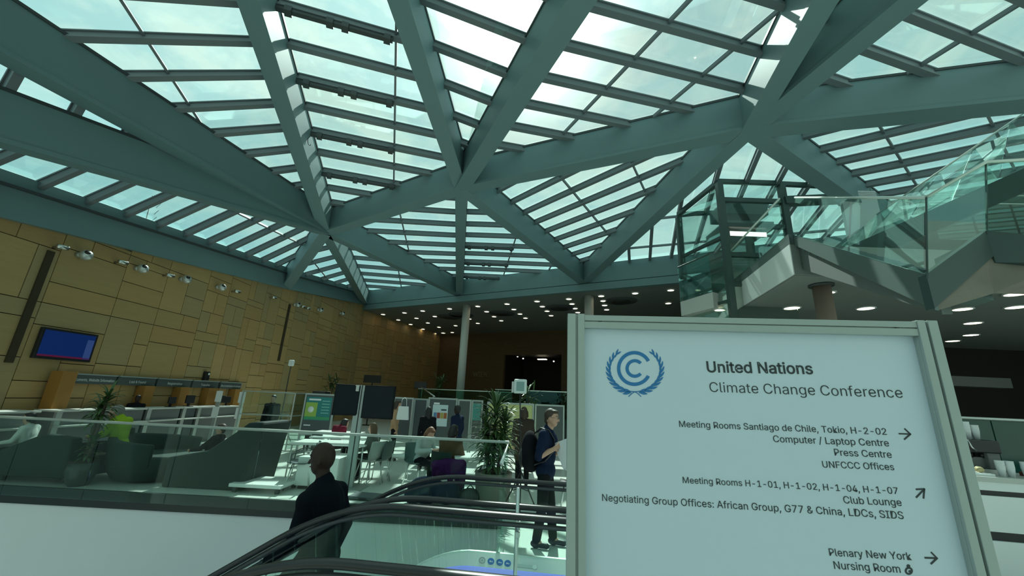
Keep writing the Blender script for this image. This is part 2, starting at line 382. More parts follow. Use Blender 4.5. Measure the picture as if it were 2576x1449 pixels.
def face(nodes, purl, muls=(), bw=0.13, openers=(), pane=True):
    """One glazed roof field: pane, its glazing bars (from two of them and how many steps lie between), thin cross bars."""
    poly = [p + gz for p in nodes]; n = (poly[1] - poly[0]).cross(poly[2] - poly[0]).normalized()
    if n.z < 0: n = -n
    c = sum(poly, V((0, 0, 0))) / len(poly); win[0] += 1
    pm = MB(); pm.plate([p + n * 0.04 for p in poly], n, 0.03); w_ = pm.build('window_%d' % win[0], roofglass, kind='structure')
    (a0, a1), (b0, b1), k, lo_, hi_ = purl
    pa0, pa1, pb0, pb1 = [at_plane(*q, c, n) for q in (a0, a1, b0, b1)]
    da, db = (pa1 - pa0).normalized(), (pb1 - pb0).normalized(); d = (da + db).normalized()
    ma, mb_ = (pa0 + pa1) / 2, (pb0 + pb1) / 2; g = MB(); op = []
    stepv = (mb_ - ma); stepv -= d * stepv.dot(d); stepv /= k
    for i in range(-lo_, k + hi_ + 1):
        sgm = clip(poly, n, ma + stepv * i, d)
        if sgm:
            p, q = sgm; g.beam(p - n * 0.17, q - n * 0.17, bw, 0.05, n); g.beam(p - n * 0.12, q - n * 0.12, bw * 0.55, 0.13, n)
            g.beam(p + n * 0.01, q + n * 0.01, bw * 0.9, 0.03, n)
            if i in openers: op.append((p, q))
    for u, v in muls:
        p, q = at_plane(*u, c, n), at_plane(*v, c, n); sgm = clip(poly, n, p, (q - p).normalized())
        if sgm: g.beam(sgm[0] - n * 0.06, sgm[1] - n * 0.06, 0.055, 0.09, n)
    g.build('glazing_bars', bar_m, parent=w_)
    for p, q in op:
        dd = (q - p).normalized(); L_ = (q - p).length; o = MB()
        s = p + dd * 0.15; e = p + dd * min(L_ - 0.2, 2.6)
        o.beam(s - n * 0.27, e - n * 0.27, 0.1, 0.1, n)
        for t in (0.08, 0.42, 0.55, 0.92): o.beam(s + (e - s) * t - n * 0.31, s + (e - s) * (t + 0.06) - n * 0.31, 0.16, 0.16, n)
        o.build('window_opener', dark_bar, parent=w_)
    return w_
face([xE0, E1, A, xL300], (((59, 479), (173, 426)), ((624, 666), (777, 596)), 8, 8, 5), [((595, 533), (764, 616))])
face([E1, E2, A], (((778, 657), (835, 646)), ((846, 727), (883, 714)), 4, 3, 1), [((790, 660), (835, 715))], 0.10)
face([E2, E3, A], (((894, 665), (962, 672)), ((914, 718), (1087, 728)), 3, 3, 1), [((1005, 693), (1012, 735))], 0.10)
face([A, E3, B], (((991, 551), (1149, 561)), ((1107, 690), (1149, 691)), 6, 2, 2), [((1008, 543), (1033, 648))], 0.12)
face([B, E3, E4], (((1168, 528), (1203, 530)), ((1164, 691), (1411, 697)), 7, 1, 1), [((1297, 599), (1261, 710)), ((1386, 669), (1370, 697))], 0.12, (3, 5, 7))
face([B, E4, Cn], (((1265, 511), (1411, 447)), ((1442, 660), (1516, 635)), 7, 2, 2), [((1417, 452), (1541, 602)), ((1588, 405), (1634, 505))], 0.12)
face([Cn, E4, E5, E6], (((1583, 623), (1584, 685)), ((1710, 501), (1684, 677)), 2, 3, 8), [((1662, 548), (1746, 539)), ((1581, 624), (1749, 609))], 0.13)
face([Cn, E6, xR], (((2003, 388), (2325, 305)), ((2178, 458), (2400, 419)), 3, 2, 8), [((2211, 313), (2305, 464)), ((2485, 290), (2500, 320))], 0.14)
face([A, xL300, xL100], (((27, 185), (6, 236)), ((321, 325), (301, 354)), 2, 6, 4), [], 0.14)
face([A, xL100, xU610], (((197, 93), (630, 91)), ((684, 425), (746, 419)), 5, 8, 4), [((305, 0), (475, 263))], 0.14)
face([A, B, xU985, xU610], (((900, 57), (1000, 91)), ((900, 443), (1024, 461)), 6, 10, 4), [((998, 20), (991, 449))], 0.14, (0, 2, 4, 6))
face([B, xU985, xU1480], (((1086, -3), (1273, 74)), ((1135, 283), (1214, 312)), 3, 6, 2), [], 0.14)
face([B, Cn, xU2075, xU1480], (((1507, 3), (1700, 71)), ((1252, 361), (1359, 376)), 5, 10, 3), [((1733, 0), (1600, 141)), ((1987, 0), (1631, 303))], 0.15)
face([Cn, xU2075, xU2298], (((2072, 33), (2120, 46)), ((2000, 200), (2030, 208)), 2, 8, 0), [], 0.13)
face([Cn, xU2298, xR], (((2292, 33), (2576, 143)), ((2079, 187), (2211, 232)), 2, 10, 2), [((2576, 0), (2211, 228)), ((2576, 135), (2447, 209))], 0.15)

# ================================================================== SIGN
sgY = 1.45
TL = at_y(1428, 790, sgY); TR = at_z(2350, 808, TL.z)
sx = (TR - TL).normalized(); sn = V((sx.y, -sx.x, 0)).normalized()
if sn.y > 0: sn = -sn
SW = (TR - TL).length
sign = thing('direction_sign', 'large white conference direction sign in a silver aluminium frame with blue emblem', 'sign', (TL.x, TL.y, 0))
FWD = 0.062                                     # frame profile width
def sp(s, z, o=0.0): return TL + sx * s + V((0, 0, z - TL.z)) + sn * o
for s0 in (0, SW - FWD):
    m = MB(); m.plate([sp(s0, 0, -0.05), sp(s0 + FWD, 0, -0.05), sp(s0 + FWD, TL.z, -0.05), sp(s0, TL.z, -0.05)], sn, 0.05)
    k = FWD * 0.54 if s0 == 0 else FWD * 0.46
    for a, b in ((0.0, k - 0.004), (k + 0.004, FWD)): m.plate([sp(s0 + a, 0), sp(s0 + b, 0), sp(s0 + b, TL.z), sp(s0 + a, TL.z)], sn, 0.012)
    m.build('frame_post', alu, sign, bevel=0.002)
m = MB(); RH = 0.052
m.plate([sp(FWD, TL.z - RH, -0.045), sp(SW - FWD, TL.z - RH, -0.045), sp(SW - FWD, TL.z - 0.004, -0.045), sp(FWD, TL.z - 0.004, -0.045)], sn, 0.045)
for a, b in ((0.004, RH * 0.47), (RH * 0.55, RH)): m.plate([sp(FWD, TL.z - b), sp(SW - FWD, TL.z - b), sp(SW - FWD, TL.z - a), sp(FWD, TL.z - a)], sn, 0.008)
for s_ in (0.12, SW - 0.12): m.ell(sp(s_, TL.z - RH * 0.5, 0.003), (0.006, 0.004, 0.006), mi=1)
m.build('frame_rail', [alu, dark_bar], sign, bevel=0.002)
m = MB(); m.plate([sp(FWD - 0.01, 0.25, -0.03), sp(SW - FWD + 0.01, 0.25, -0.03), sp(SW - FWD + 0.01, TL.z - RH + 0.005, -0.03), sp(FWD - 0.01, TL.z - RH + 0.005, -0.03)], sn, 0.012); m.build('sign_panel', board_m, sign)
m = MB(); m.plate([sp(FWD, 0.2, -0.04), sp(SW - FWD, 0.2, -0.04), sp(SW - FWD, 0.26, -0.04), sp(FWD, 0.26, -0.04)], sn, 0.045); m.build('frame_rail', alu, sign)
for s_ in (FWD / 2, SW - FWD / 2):
    m = MB(); m.box((-0.05, -0.28, 0), (0.05, 0.28, 0.012)); 
    mm = MB(); c_ = sp(s_, 0, -0.02); mm.add([c_ + p for p in m.v], m.f); mm.build('foot_plate', alu, sign, bevel=0.003)
FACE_O = -0.0178
fp = sp(0, 1.5, FACE_O)
def on_sign(u, v): return at_plane(u, v, fp, sn)
import os
def sans():
    for k in ('LOCAL', 'SYSTEM'):
        p = os.path.join(bpy.utils.resource_path(k) or '', 'datafiles', 'fonts', 'Inter.woff2')
        if os.path.exists(p):
            try: return bpy.data.fonts.load(p)
            except Exception: pass
FONT = sans()
def text_mesh(txt, bold=0.0):
    cu = bpy.data.curves.new('lettering', 'FONT'); cu.body = txt
    if FONT: cu.font = FONT
    cu.size = 1; cu.offset = bold; cu.resolution_u = 3
    o = bpy.data.objects.new('t', cu); C.objects.link(o); dg = bpy.context.evaluated_depsgraph_get(); dg.update()
    me = bpy.data.meshes.new_from_object(o.evaluated_get(dg)); C.objects.unlink(o); bpy.data.objects.remove(o); return me
def lettering(txt, a, b, m_, parent, nrm, height=None, bold=0.0, th=0.0008, name='lettering'):
    """Flat raised letters from baseline point a to baseline point b on a surface with normal nrm."""
    me = text_mesh(txt, bold); xs = [v.co.x for v in me.vertices]; x0, x1 = min(xs), max(xs)
    ex = (b - a); ln = ex.length; ex.normalize(); ey = V(nrm).cross(ex).normalized(); s = ln / (x1 - x0); sy = s if not height else height
    k = len(me.vertices); mb = MB(); vs = [a + ex * ((v.co.x - x0) * s) + ey * (v.co.y * sy) for v in me.vertices]
    mb.add(vs, [list(p.vertices) for p in me.polygons]); 
    o = origin_of(parent)
    out = bpy.data.meshes.new(name); out.from_pydata([tuple(v + V(nrm) * th - o) for v in mb.v], [], mb.f); out.materials.append(m_)
    ob = bpy.data.objects.new(name, out); C.objects.link(ob); ob.parent = parent
    sol = ob.modifiers.new('depth', 'SOLIDIFY'); sol.thickness = th * 0.9; sol.offset = 0
    bpy.data.meshes.remove(me); return ob
def stext(txt, a, b, bold=0.0, h=None): return lettering(txt, on_sign(*a), on_sign(*b), ink, sign, sn, h, bold)
stext('United Nations', (1779, 936), (2046, 941), 0.014)
stext('Climate Change Conference', (1786, 986), (2272, 1001), -0.006)
stext('Meeting Rooms Santiago de Chile, Tokio, H-2-02', (1709, 1074), (2231, 1094))
stext('Computer / Laptop Centre', (1946, 1112), (2237, 1123))
stext('Press Centre', (2100, 1146), (2244, 1152))
stext('UNFCCC Offices', (2070, 1176), (2250, 1183))
stext('Meeting Rooms H-1-01, H-1-02, H-1-04, H-1-07', (1718, 1215), (2260, 1243))
stext('Club Lounge', (2123, 1266), (2269, 1273))
stext('Negotiating Group Offices: African Group, G77 & China, LDCs, SIDS', (1515, 1260), (2274, 1306))
stext('Plenary New York', (2087, 1398), (2294, 1409))
stext('Nursing Room', (2099, 1431), (2266, 1441))
def flat_stroke(pts, wd, m_, name, parent, conv, nrm, th=0.001):
    """A stroke of even width through image points laid on the sign."""
    m = MB(); q = [conv(*p) for p in pts]
    for a, b in zip(q, q[1:]):
        d = (b - a).normalized(); s = d.cross(nrm).normalized() * wd / 2; e = d * wd * 0.3
        m.plate([a - s - e, a + s - e, b + s + e, b - s + e], nrm, th)
    return m.build(name, m_, parent)
for c_, pts in (((2276, 1092), [[(-14, -1), (13, 0)], [(0, -13), (14, 0), (-1, 13)]]), ((2314, 1241), [[(-9, 10), (10, -10)], [(-9, -10), (11, -11), (9, 12)]]), ((2342, 1404), [[(-15, -1), (14, 0)], [(1, -14), (15, 0), (0, 14)]])):
    m = MB()
    for ln in pts:
        q = [on_sign(c_[0] + p[0], c_[1] + p[1]) for p in ln]
        for a, b in zip(q, q[1:]):
            d = (b - a).normalized(); s = d.cross(sn).normalized() * 0.0022; e = d * 0.0015
            m.plate([a - s - e, a + s - e, b + s + e, b - s + e], sn, 0.001)
    m.build('arrow', ink, sign)
def ring_arc(m, cx, cy, r0, r1, t0, t1, conv, nrm, n=40, th=0.001, k=1.0):
    for i in range(n):
        a, b = t0 + (t1 - t0) * i / n, t0 + (t1 - t0) * (i + 1) / n
        m.plate([conv(cx + r * math.cos(t) * k, cy - r * math.sin(t)) for r, t in ((r0, a), (r1, a), (r1, b), (r0, b))], nrm, th)
m = MB(); R_ = math.radians
ring_arc(m, 1596, 927, 35.5, 44, R_(28), R_(332), on_sign, sn); ring_arc(m, 1597, 927, 15.5, 23.5, R_(42), R_(318), on_sign, sn)
def leafq(m, x, y, ang, ln, wd):
    pts = []
    for t, w_ in ((0, 0.05), (0.3, 0.8), (0.55, 1), (0.8, 0.6), (1, 0.02)): pts.append((t, w_))
    up = [(x + math.cos(ang) * ln * t - math.sin(ang) * wd * w_, y - math.sin(ang) * ln * t - math.cos(ang) * wd * w_) for t, w_ in pts]
    dn = [(x + math.cos(ang) * ln * t + math.sin(ang) * wd * w_, y - math.sin(ang) * ln * t + math.cos(ang) * wd * w_) for t, w_ in pts][::-1]
    m.plate([on_sign(*p) for p in up + dn], sn, 0.001)
for sd_ in (-1, 1):
    for i in range(11):
        t = R_(262 - i * 12.4); bx, by = 1597.5 + 66 * math.cos(t) * (1 if sd_ < 0 else -1), 931 - 57 * math.sin(t)
        tang = t - PI / 2
        for k, dv in enumerate((0.30, -0.30)):
            an = tang + dv; 
            if sd_ > 0: an = PI - an
            leafq(m, bx, by, an, 23 - i * 0.6, 3.4 - i * 0.12)
for s_ in (-1, 1):
    q = [(1597 + s_ * 16, 998), (1597 + s_ * 8, 990), (1597, 985.5), (1597 - s_ * 14, 984), (1597 - s_ * 26, 987)]
    for a, b in zip(q, q[1:]):
        a3, b3 = on_sign(*a), on_sign(*b); d = (b3 - a3).normalized(); s = d.cross(sn).normalized() * 0.0014
        m.plate([a3 - s, a3 + s, b3 + s, b3 - s], sn, 0.001)
m.build('emblem', blue_ink, sign)
m = MB(); ring_arc(m, 2286, 1436, 5.5, 10, 0, 2 * PI, on_sign, sn, 24); ring_arc(m, 2285, 1424, 0.1, 4.5, 0, 2 * PI, on_sign, sn, 16); ring_arc(m, 2288, 1437, 0.1, 3, 0, 2 * PI, on_sign, sn, 12)
m.build('nursing_symbol', ink, sign)

# ================================================================== GLASS BALUSTRADE ALONG THE WELL
rail_bright = mat('rail_bright', (.74, .80, .74), .3, .45)
def balustrade(label, pts, h0, hr, joints, cat='balustrade', name='glass_balustrade', rail_m=None, rr=0.024, gm=None, rails=(1.0,), zs=None, post=False):
    """Frameless glass on a line of base points; hr = rail height over the base line."""
    t = thing(name, label, cat, tuple(pts[0]))
    pts = [V(p) for p in pts]
    for r in rails:
        m = MB(); m.tube([p + V((0, 0, h0 + (hr - h0) * r)) for p in pts], rr, 10); m.build('handrail', rail_m or rail_bright, t)
    for a, b in zip(pts, pts[1:]):
        k = max(1, round((b - a).length / joints)); d = (b - a) / k; side = d.normalized().cross(V((0, 0, 1))).normalized()
        for i in range(k):
            p, q = a + d * (i + 0.006), a + d * (i + 1 - 0.006); m = MB()
            m.plate([p + V((0, 0, h0)), q + V((0, 0, h0)), q + V((0, 0, hr - 0.02)), p + V((0, 0, hr - 0.02))], side, 0.014); m.build('glass_panel', gm or railglass, t)
    return t
balustrade('long glass balustrade with steel handrail along the edge of the escalator well', [(-14, 7.12, 0), (-0.1, 6.95, 0), (-0.14, 4.75, 0)], -0.1, 1.1, 1.35)

# ================================================================== ESCALATORS
EE = V((0.9945, -0.1044, 0)); EN = V((0.1044, 0.9945, 0))
def el(s, n, z): return EE * s + EN * n + V((0, 0, z))
SL = math.tan(R_(31))
def rail_profile(off=0.0, s0=-1.05, end=0.12, smin=-7.0):
    """Handrail curve from the upper newel, over the hump and down the incline: (s, height above floor)."""
    pts = []; r = 0.33
    for i in range(9): a = -PI / 2 + PI * i / 8; pts.append((end + r * math.cos(a), 1.0 - r + r * math.sin(a)))
    n = 10; Lc = 0.95
    for i in range(n + 1):
        x = Lc * i / n; pts.append((s0 - x, 1.0 - SL * x * x / (2 * Lc)))
    pts.append((smin, 1.0 - SL * Lc / 2 - SL * (s0 - Lc - smin)))
    return pts
def incline(s, s0=-0.75, Lc=0.6):
    """Floor line of the escalator."""
    if s >= s0: return 0.0
    x = s0 - s
    return -SL * x * x / (2 * Lc) if x < Lc else -SL * Lc / 2 - SL * (x - Lc)
skirt_m = mat('skirt_blue_glow', (0.34, 0.38, 0.66), 0.3, 0.0, emit=(.10, .14, .42), es=.8)  # blue skirt lighting put into the panel's own colour and glow
deck_m = mat('deck_steel', (0.84, 0.86, 0.80), 0.4, 0.1)
sticker_blue = mat('sticker_blue', (0.02, 0.16, 0.5), 0.4); sticker_grey = mat('sticker_grey', (0.42, 0.42, 0.42), 0.5)
step_m = mat('step_metal', (0.10, 0.11, 0.11), 0.4, 0.6); yellow_m = mat('step_edge', (0.55, 0.42, 0.05), 0.5)
def escalator(label, nf, nn, s0f, s0n, decal=False):
    t = thing('escalator', label, 'escalator', tuple(el(0, (nf + nn) / 2, 0)), 'escalators going down')
    for n_, inner, s0 in ((nf, -1, s0f), (nn, 1, s0n)):
        pr = rail_profile(s0=s0); m = MB(); m.tube([el(s, n_, z) for s, z in pr], 0.036, 12, prof=.62); h_ = m.build('handrail', rubber, t)
        m = MB(); m.tube([el(s, n_, z - 0.052) for s, z in pr[6:]], 0.016, 6); m.build('rail_guide', dark_bar, h_)
        # glass, cut in panels
        ss = [0.40, -0.62, -1.16, -2.4, -3.9, -5.4, -6.9]
        def top(s):
            if s >= s0: return 0.94
            x = s0 - s; return 0.94 - (SL * x * x / 1.9 if x < .95 else SL * .475 + SL * (x - .95))
        for a, b in zip(ss, ss[1:]):
            k = 8; sa, sb = a - 0.004, b + 0.004; sh = lambda s: 0 if s > -1.0 else -0.16
            lo = [el(sa + (sb - sa) * i / k + (0.17 if sa < -1.1 else (0.17 * i / k if sb < -1.1 else 0)), n_, incline(sa + (sb - sa) * i / k + 0.17) + 0.26) for i in range(k + 1)]
            hi = [el(sa + (sb - sa) * i / k, n_, top(sa + (sb - sa) * i / k)) for i in range(k + 1)]
            m = MB()
            for i in range(k): m.plate([lo[i], lo[i + 1], hi[i + 1], hi[i]], EN, 0.012)
            m.build('glass_panel', escglass, t)
        # inner deck and skirt
        sss = [0.46] + [0.3 - 0.09 * i for i in range(26)] + [-3, -4.5, -6.9]
        dm, sk, od = MB(), MB(), MB(); iv = EN * inner
        for a, b in zip(sss, sss[1:]):
            za, zb = incline(a + 0.05), incline(b + 0.05)
            q = lambda s, z, o: el(s, n_, z) + iv * o
            dm.hexa([q(a, za + .245, .07), q(b, zb + .245, .07), q(b, zb + .335, -.02), q(a, za + .335, -.02), q(a, za + .25, .08), q(b, zb + .25, .08), q(b, zb + .345, -.015), q(a, za + .345, -.015)])
            sk.hexa([q(a, za - .1, .085), q(b, zb - .1, .085), q(b, zb - .1, .07), q(a, za - .1, .07), q(a, za + .245, .085), q(b, zb + .245, .085), q(b, zb + .245, .07), q(a, za + .245, .07)])
            od.hexa([q(a, za - .45, -.02), q(b, zb - .45, -.02), q(b, zb - .45, -.06), q(a, za - .45, -.06), q(a, za + .34, -.02), q(b, zb + .34, -.02), q(b, zb + .34, -.06), q(a, za + .34, -.06)])
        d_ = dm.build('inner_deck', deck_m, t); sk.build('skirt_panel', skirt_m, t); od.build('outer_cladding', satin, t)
        br = MB(); br.tube([el(s, n_, incline(s + .05) + .10) + iv * .095 for s in sss], 0.012, 6); br.build('brush_strip', black, t)
        if decal and inner == -1:
            dn = (EN * -0.095 + V((0, 0, 0.095))).normalized()     # outward normal of the sloping deck
            pc = el(0, n_, 0.3040) + iv * 0.0275
            ctr = lambda u, v: at_plane(u, v, pc + dn * 0.0005, dn)
            for k, (px, mm_) in enumerate(((1213, sticker_grey), (1235, sticker_blue), (1257, sticker_blue), (1277, sticker_blue))):
                m = MB(); py = 1409.5 + k * 2.6
                ring_arc(m, px, py, 0.2 if mm_ is sticker_blue else 5.5, 8.6, 0, 2 * PI, ctr, dn, 18); 
                if k == 0: ring_arc(m, px, py, 0.2, 3, 0, 2 * PI, ctr, dn, 10)
                s_ = m.build('pictogram', mm_, d_)
                if k:
                    m = MB(); ring_arc(m, px - 1.5, py, 0.2, 2.2, 0, 2 * PI, lambda u, v: ctr(u, v) + dn * 0.001, dn, 10); ring_arc(m, px + 3, py + 1, 0.2, 1.6, 0, 2 * PI, lambda u, v: ctr(u, v) + dn * 0.001, dn, 10); m.build('pictogram', white, d_)
            m = MB(); m.plate([ctr(1300, 1418.5), ctr(1350, 1424), ctr(1350, 1432), ctr(1300, 1426)], dn, 0.003); m.build('key_switch', satin, d_)
            m = MB(); ring_arc(m, 1345, 1427, 0.1, 6, 0, 2 * PI, lambda u, v: ctr(u, v) + dn * 0.003, dn, 16); m.build('key_switch', chrome, d_)
    # landing plate, comb and steps
    m = MB(); a, b = nn + 0.09, nf - 0.09
    m.plate([el(-0.35, a, 0.004), el(0.9, a, 0.004), el(0.9, b, 0.004), el(-0.35, b, 0.004)], (0, 0, 1), 0.012); m.build('landing_plate', chrome, t)
    m = MB(); m.plate([el(-0.47, a, 0.0), el(-0.35, a, 0.0), el(-0.35, b, 0.0), el(-0.47, b, 0.0)], (0, 0, 1), 0.012); m.build('comb_plate', yellow_m, t)
    for i in range(15):
        s1 = -0.47 - 0.4 * i; z = incline(s1 - 0.4); m = MB()
        m.hexa([el(s1 - .4, a, z - .2), el(s1, a, z - .2), el(s1, b, z - .2), el(s1 - .4, b, z - .2), el(s1 - .4, a, z), el(s1, a, z), el(s1, b, z), el(s1 - .4, b, z)])
        for j in range(12): 
            n0 = a + (b - a) * (j + .3) / 12; m.hexa([el(s1 - .4, n0, z), el(s1, n0, z), el(s1, n0 + .02, z), el(s1 - .4, n0 + .02, z), el(s1 - .4, n0, z + .008), el(s1, n0, z + .008), el(s1, n0 + .02, z + .008), el(s1 - .4, n0 + .02, z + .008)])
        m.build('step', step_m, t)
    return t
escalator('farther escalator descending left, carrying the man in the dark suit', 4.33, 3.365, -0.95, -1.05, True)
escalator('nearer escalator descending left, its black handrail curving along the picture bottom', 3.09, 2.067, -1.12, -1.0)
t = thing('stanchion', 'slim chrome post with clamps standing between the two escalator handrails', 'post', tuple(el(-0.30, 3.22, 0)))
m = MB(); m.cyl(el(-0.30, 3.22, 0), el(-0.30, 3.22, 1.16), 0.014, 0.014, 12); m.build('post', chrome, t)
for z in (0.86, 0.93):
    m = MB(); m.rbox(el(-0.29, 3.2, z), 0.03, 0.05, 0.035, -0.1); m.build('clamp', chrome, t)

# ================================================================== PEOPLE
ST = dict(pel=(0, 0, .93), neck=(0.0, 0, 1.47), head=(.03, 0, 1.635), shL=(-.01, .185, 1.41), shR=(-.01, -.185, 1.41), elL=(-.02, .235, 1.13), elR=(-.02, -.235, 1.13), wrL=(.06, .23, .88), wrR=(.06, -.23, .88),
          hipL=(0, .09, .9), hipR=(0, -.09, .9), knL=(.02, .1, .5), knR=(.02, -.1, .5), anL=(-.01, .1, .09), anR=(-.01, -.1, .09))
SIT = dict(pel=(0, 0, .55), neck=(.06, 0, 1.04), head=(.11, 0, 1.20), shL=(.04, .18, .99), shR=(.04, -.18, .99), elL=(.12, .24, .74), elR=(.12, -.24, .74), wrL=(.34, .16, .70), wrR=(.34, -.16, .70),
           hipL=(0.02, .09, .53), hipR=(0.02, -.09, .53), knL=(.43, .11, .52), knR=(.43, -.11, .52), anL=(.42, .11, .09), anR=(.42, -.11, .09))
def hand(m, wr, el_, palm, curl=0.5, sc_=1.0, thumb_side=1):
    d = (wr - el_).normalized(); pn = V(palm); pn = (pn - d * pn.dot(d)).normalized(); sd = d.cross(pn).normalized()
    m.ell(wr + d * .045 * sc_, (.052 * sc_, .040 * sc_, .018 * sc_), d, pn, 10, 8)
    for k, (o, ln) in enumerate(((.030, .040), (.010, .046), (-.010, .043), (-.029, .034))):
        p = wr + d * .085 * sc_ + sd * o * thumb_side * sc_; a = 0.15; 
        for q, fr in enumerate((1, .72, .55)):
            a += curl; dd = d * math.cos(a) + pn * math.sin(a); e = p + dd * ln * fr * sc_
            m.cap(p, e, (.0095 - .001 * q) * sc_, (.0088 - .001 * q) * sc_, 8); p = e
    p = wr + d * .02 * sc_ + sd * .03 * thumb_side * sc_
    q = p + (d * .6 + sd * .75 * thumb_side + pn * .3).normalized() * .042 * sc_; m.cap(p, q, .013 * sc_, .011 * sc_, 8)
    r = q + (d * .85 + sd * .2 * thumb_side + pn * .5).normalized() * .034 * sc_; m.cap(q, r, .011 * sc_, .009 * sc_, 8)
def person(label, loc, yaw, pose=None, base=ST, scale=1.0, skin=None, top=None, legs_m=None, shoe=None, hair=None, head_dir=(1, 0, 0), sleeve='long', coat=0.0, hair_long=0.0, bald=False,
           vox=0.02, build=1.0, face=False, glasses=False, beard=False, collar=None, curl=0.5, palmL=(0, -1, 0), palmR=(0, 1, 0), open_back=False, group=None, female=False):
    J = {k: V(p) * scale for k, p in {**base, **(pose or {})}.items()}; s = scale
    t = thing('person', label, 'person', loc, group, rot=yaw)
    up = (J['neck'] - J['pel']).normalized(); left = (J['shL'] - J['shR']).normalized(); fwd = left.cross(up).normalized(); left = up.cross(fwd); ln = (J['neck'] - J['pel']).length
    hd = V(head_dir).normalized(); hup = (J['head'] - J['neck']).normalized(); hup = (hup - hd * hup.dot(hd)).normalized() if abs(hup.dot(hd)) < .9 else V((0, 0, 1)); hl = hup.cross(hd); H = J['head']
    def tor(m, g):
        g *= s; b = build
        m.ell(J['pel'] + up * .01 * s, (.118 * s * b + g, .165 * s * b + g, .13 * s + g), fwd, up); m.ell(J['pel'] + up * ln * .36, (.112 * s * b + g, .148 * s * b + g, .17 * s + g), fwd, up)
        m.ell(J['pel'] + up * ln * .68 + fwd * .008 * s, (.125 * s * b + g, .168 * s * b + g, .19 * s + g), fwd, up); m.cap(J['shL'] - left * .02 * s, J['shR'] + left * .02 * s, .062 * s + g, .062 * s + g)
        m.cap(J['pel'] + up * ln * .82, J['neck'], .10 * s + g, .062 * s + g)
        for a in 'LR': m.cap(J['neck'] - up * .035 * s, J['sh' + a] + up * .004 * s, .056 * s + g, .058 * s + g); m.cap(J['sh' + a], J['pel'] + up * ln * .40 + (left if a == 'L' else -left) * .085 * s * b, .066 * s + g, .08 * s + g)
    def arms(m, g, fore=1.0):
        for a in 'LR':
            S, E_, W = J['sh' + a], J['el' + a], J['wr' + a]
            m.cap(S, E_, .053 * s + g * s, .043 * s + g * s); 
            if fore: m.cap(E_, E_ + (W - E_) * fore, .042 * s + g * s, (.042 - .011 * fore) * s + g * s)
    def legs(m, g, k=1.0):
        for a in 'LR':
            m.cap(J['hip' + a], J['kn' + a], .082 * s + g * s, .058 * s + g * s); m.cap(J['kn' + a], J['kn' + a] + (J['an' + a] - J['kn' + a]) * k, .056 * s + g * s, .040 * s + g * s * 1.4)
    b = MB(); tor(b, 0); arms(b, 0); legs(b, 0)
    b.cap(J['neck'] - up * .05 * s, H - hup * .07 * s, .056 * s, .052 * s)
    b.ell(H + hup * .012 * s, (.098 * s, .077 * s, .112 * s), hd, hup); b.ell(H + hd * .028 * s - hup * .062 * s, (.060 * s, .056 * s, .058 * s), hd, hup)
    b.cap(H + hd * .088 * s + hup * .012 * s, H + hd * .108 * s - hup * .026 * s, .009 * s, .014 * s, 8)
    for k in (1, -1): b.ell(H + hl * .077 * s * k - hd * .008 * s - hup * .008 * s, (.018 * s, .008 * s, .031 * s), hd, hup, 8, 6)
    b.ell(H + hd * .08 * s - hup * .052 * s, (.013 * s, .024 * s, .007 * s), hd, hup, 8, 6)
    for a, pl, sd in (('L', palmL, 1), ('R', palmR, -1)): hand(b, J['wr' + a], J['el' + a], pl, curl, s, 1 if sd > 0 else -1)
    for a in 'LR': b.cap(J['an' + a], J['an' + a] + V((.08, 0, -.045)) * s, .04 * s, .03 * s)
    b.build('body', skin or SKIN, t, remesh=vox)
    if top:
        m = MB(); tor(m, .014); arms(m, .012, {'long': .95, 'short': 0, 'mid': .5}[sleeve])
        if sleeve == 'short':
            for a in 'LR': m.cap(J['sh' + a], J['sh' + a] + (J['el' + a] - J['sh' + a]) * .62, .068 * s, .070 * s)
        if coat:
            for a in 'LR': m.cap(J['hip' + a] + V((0, 0, .02)) * s, J['hip' + a] + (J['kn' + a] - J['hip' + a]) * coat, .112 * s, .105 * s)
            m.cap(J['pel'], (J['hipL'] + J['hipR']) / 2 + ((J['knL'] + J['knR']) / 2 - (J['hipL'] + J['hipR']) / 2) * coat, .12 * s, .12 * s)
        m.cap(J['neck'] - up * .07 * s, J['neck'] + hup * .02 * s, .085 * s, .066 * s)
        m.build('coat' if coat else 'shirt', top, t, remesh=vox)
    if legs_m:
        m = MB(); legs(m, .014, .97); m.ell(J['pel'], (.128 * s * build, .172 * s * build, .125 * s), fwd, up); m.build('trousers', legs_m, t, remesh=vox)
    for a in 'LR':
        m = MB(); q = J['an' + a]; dz = (J['an' + a] - J['kn' + a]).normalized(); fw = V((1, 0, 0)) if abs(dz.x) < .7 else V((0, 0, 1))
        m.cap(q + dz * .04 * s - fw * .03 * s, q + dz * .05 * s + fw * .15 * s, .042 * s, .036 * s); m.cap(q, q + dz * .05 * s, .045 * s, .045 * s); m.build('shoe', shoe or black, t, remesh=vox)
    if hair:
        m = MB(); m.ell(H + hup * (.030 if bald else .036) * s - hd * (.024 if bald else .022) * s, (.089 * s, .080 * s, .100 * s) if bald else (.094 * s, .084 * s, .102 * s), hd, hup)
        if not bald: m.ell(H + hup * .088 * s + hd * .03 * s, (.066 * s, .066 * s, .034 * s), hd, hup)
        if not bald: m.cap(H - hd * .055 * s + hup * .02 * s, H - hd * .060 * s - hup * .05 * s, .058 * s, .046 * s)
        if hair_long:
            m.cap(H - hd * .06 * s, H - hd * .085 * s - hup * hair_long * s, .075 * s, .06 * s)
            for k in (1, -1): m.cap(H + hl * .068 * s * k - hd * .03 * s, H + hl * .08 * s * k - hd * .05 * s - hup * hair_long * .8 * s, .04 * s, .035 * s)
        m.build('hair', hair, t, remesh=vox)
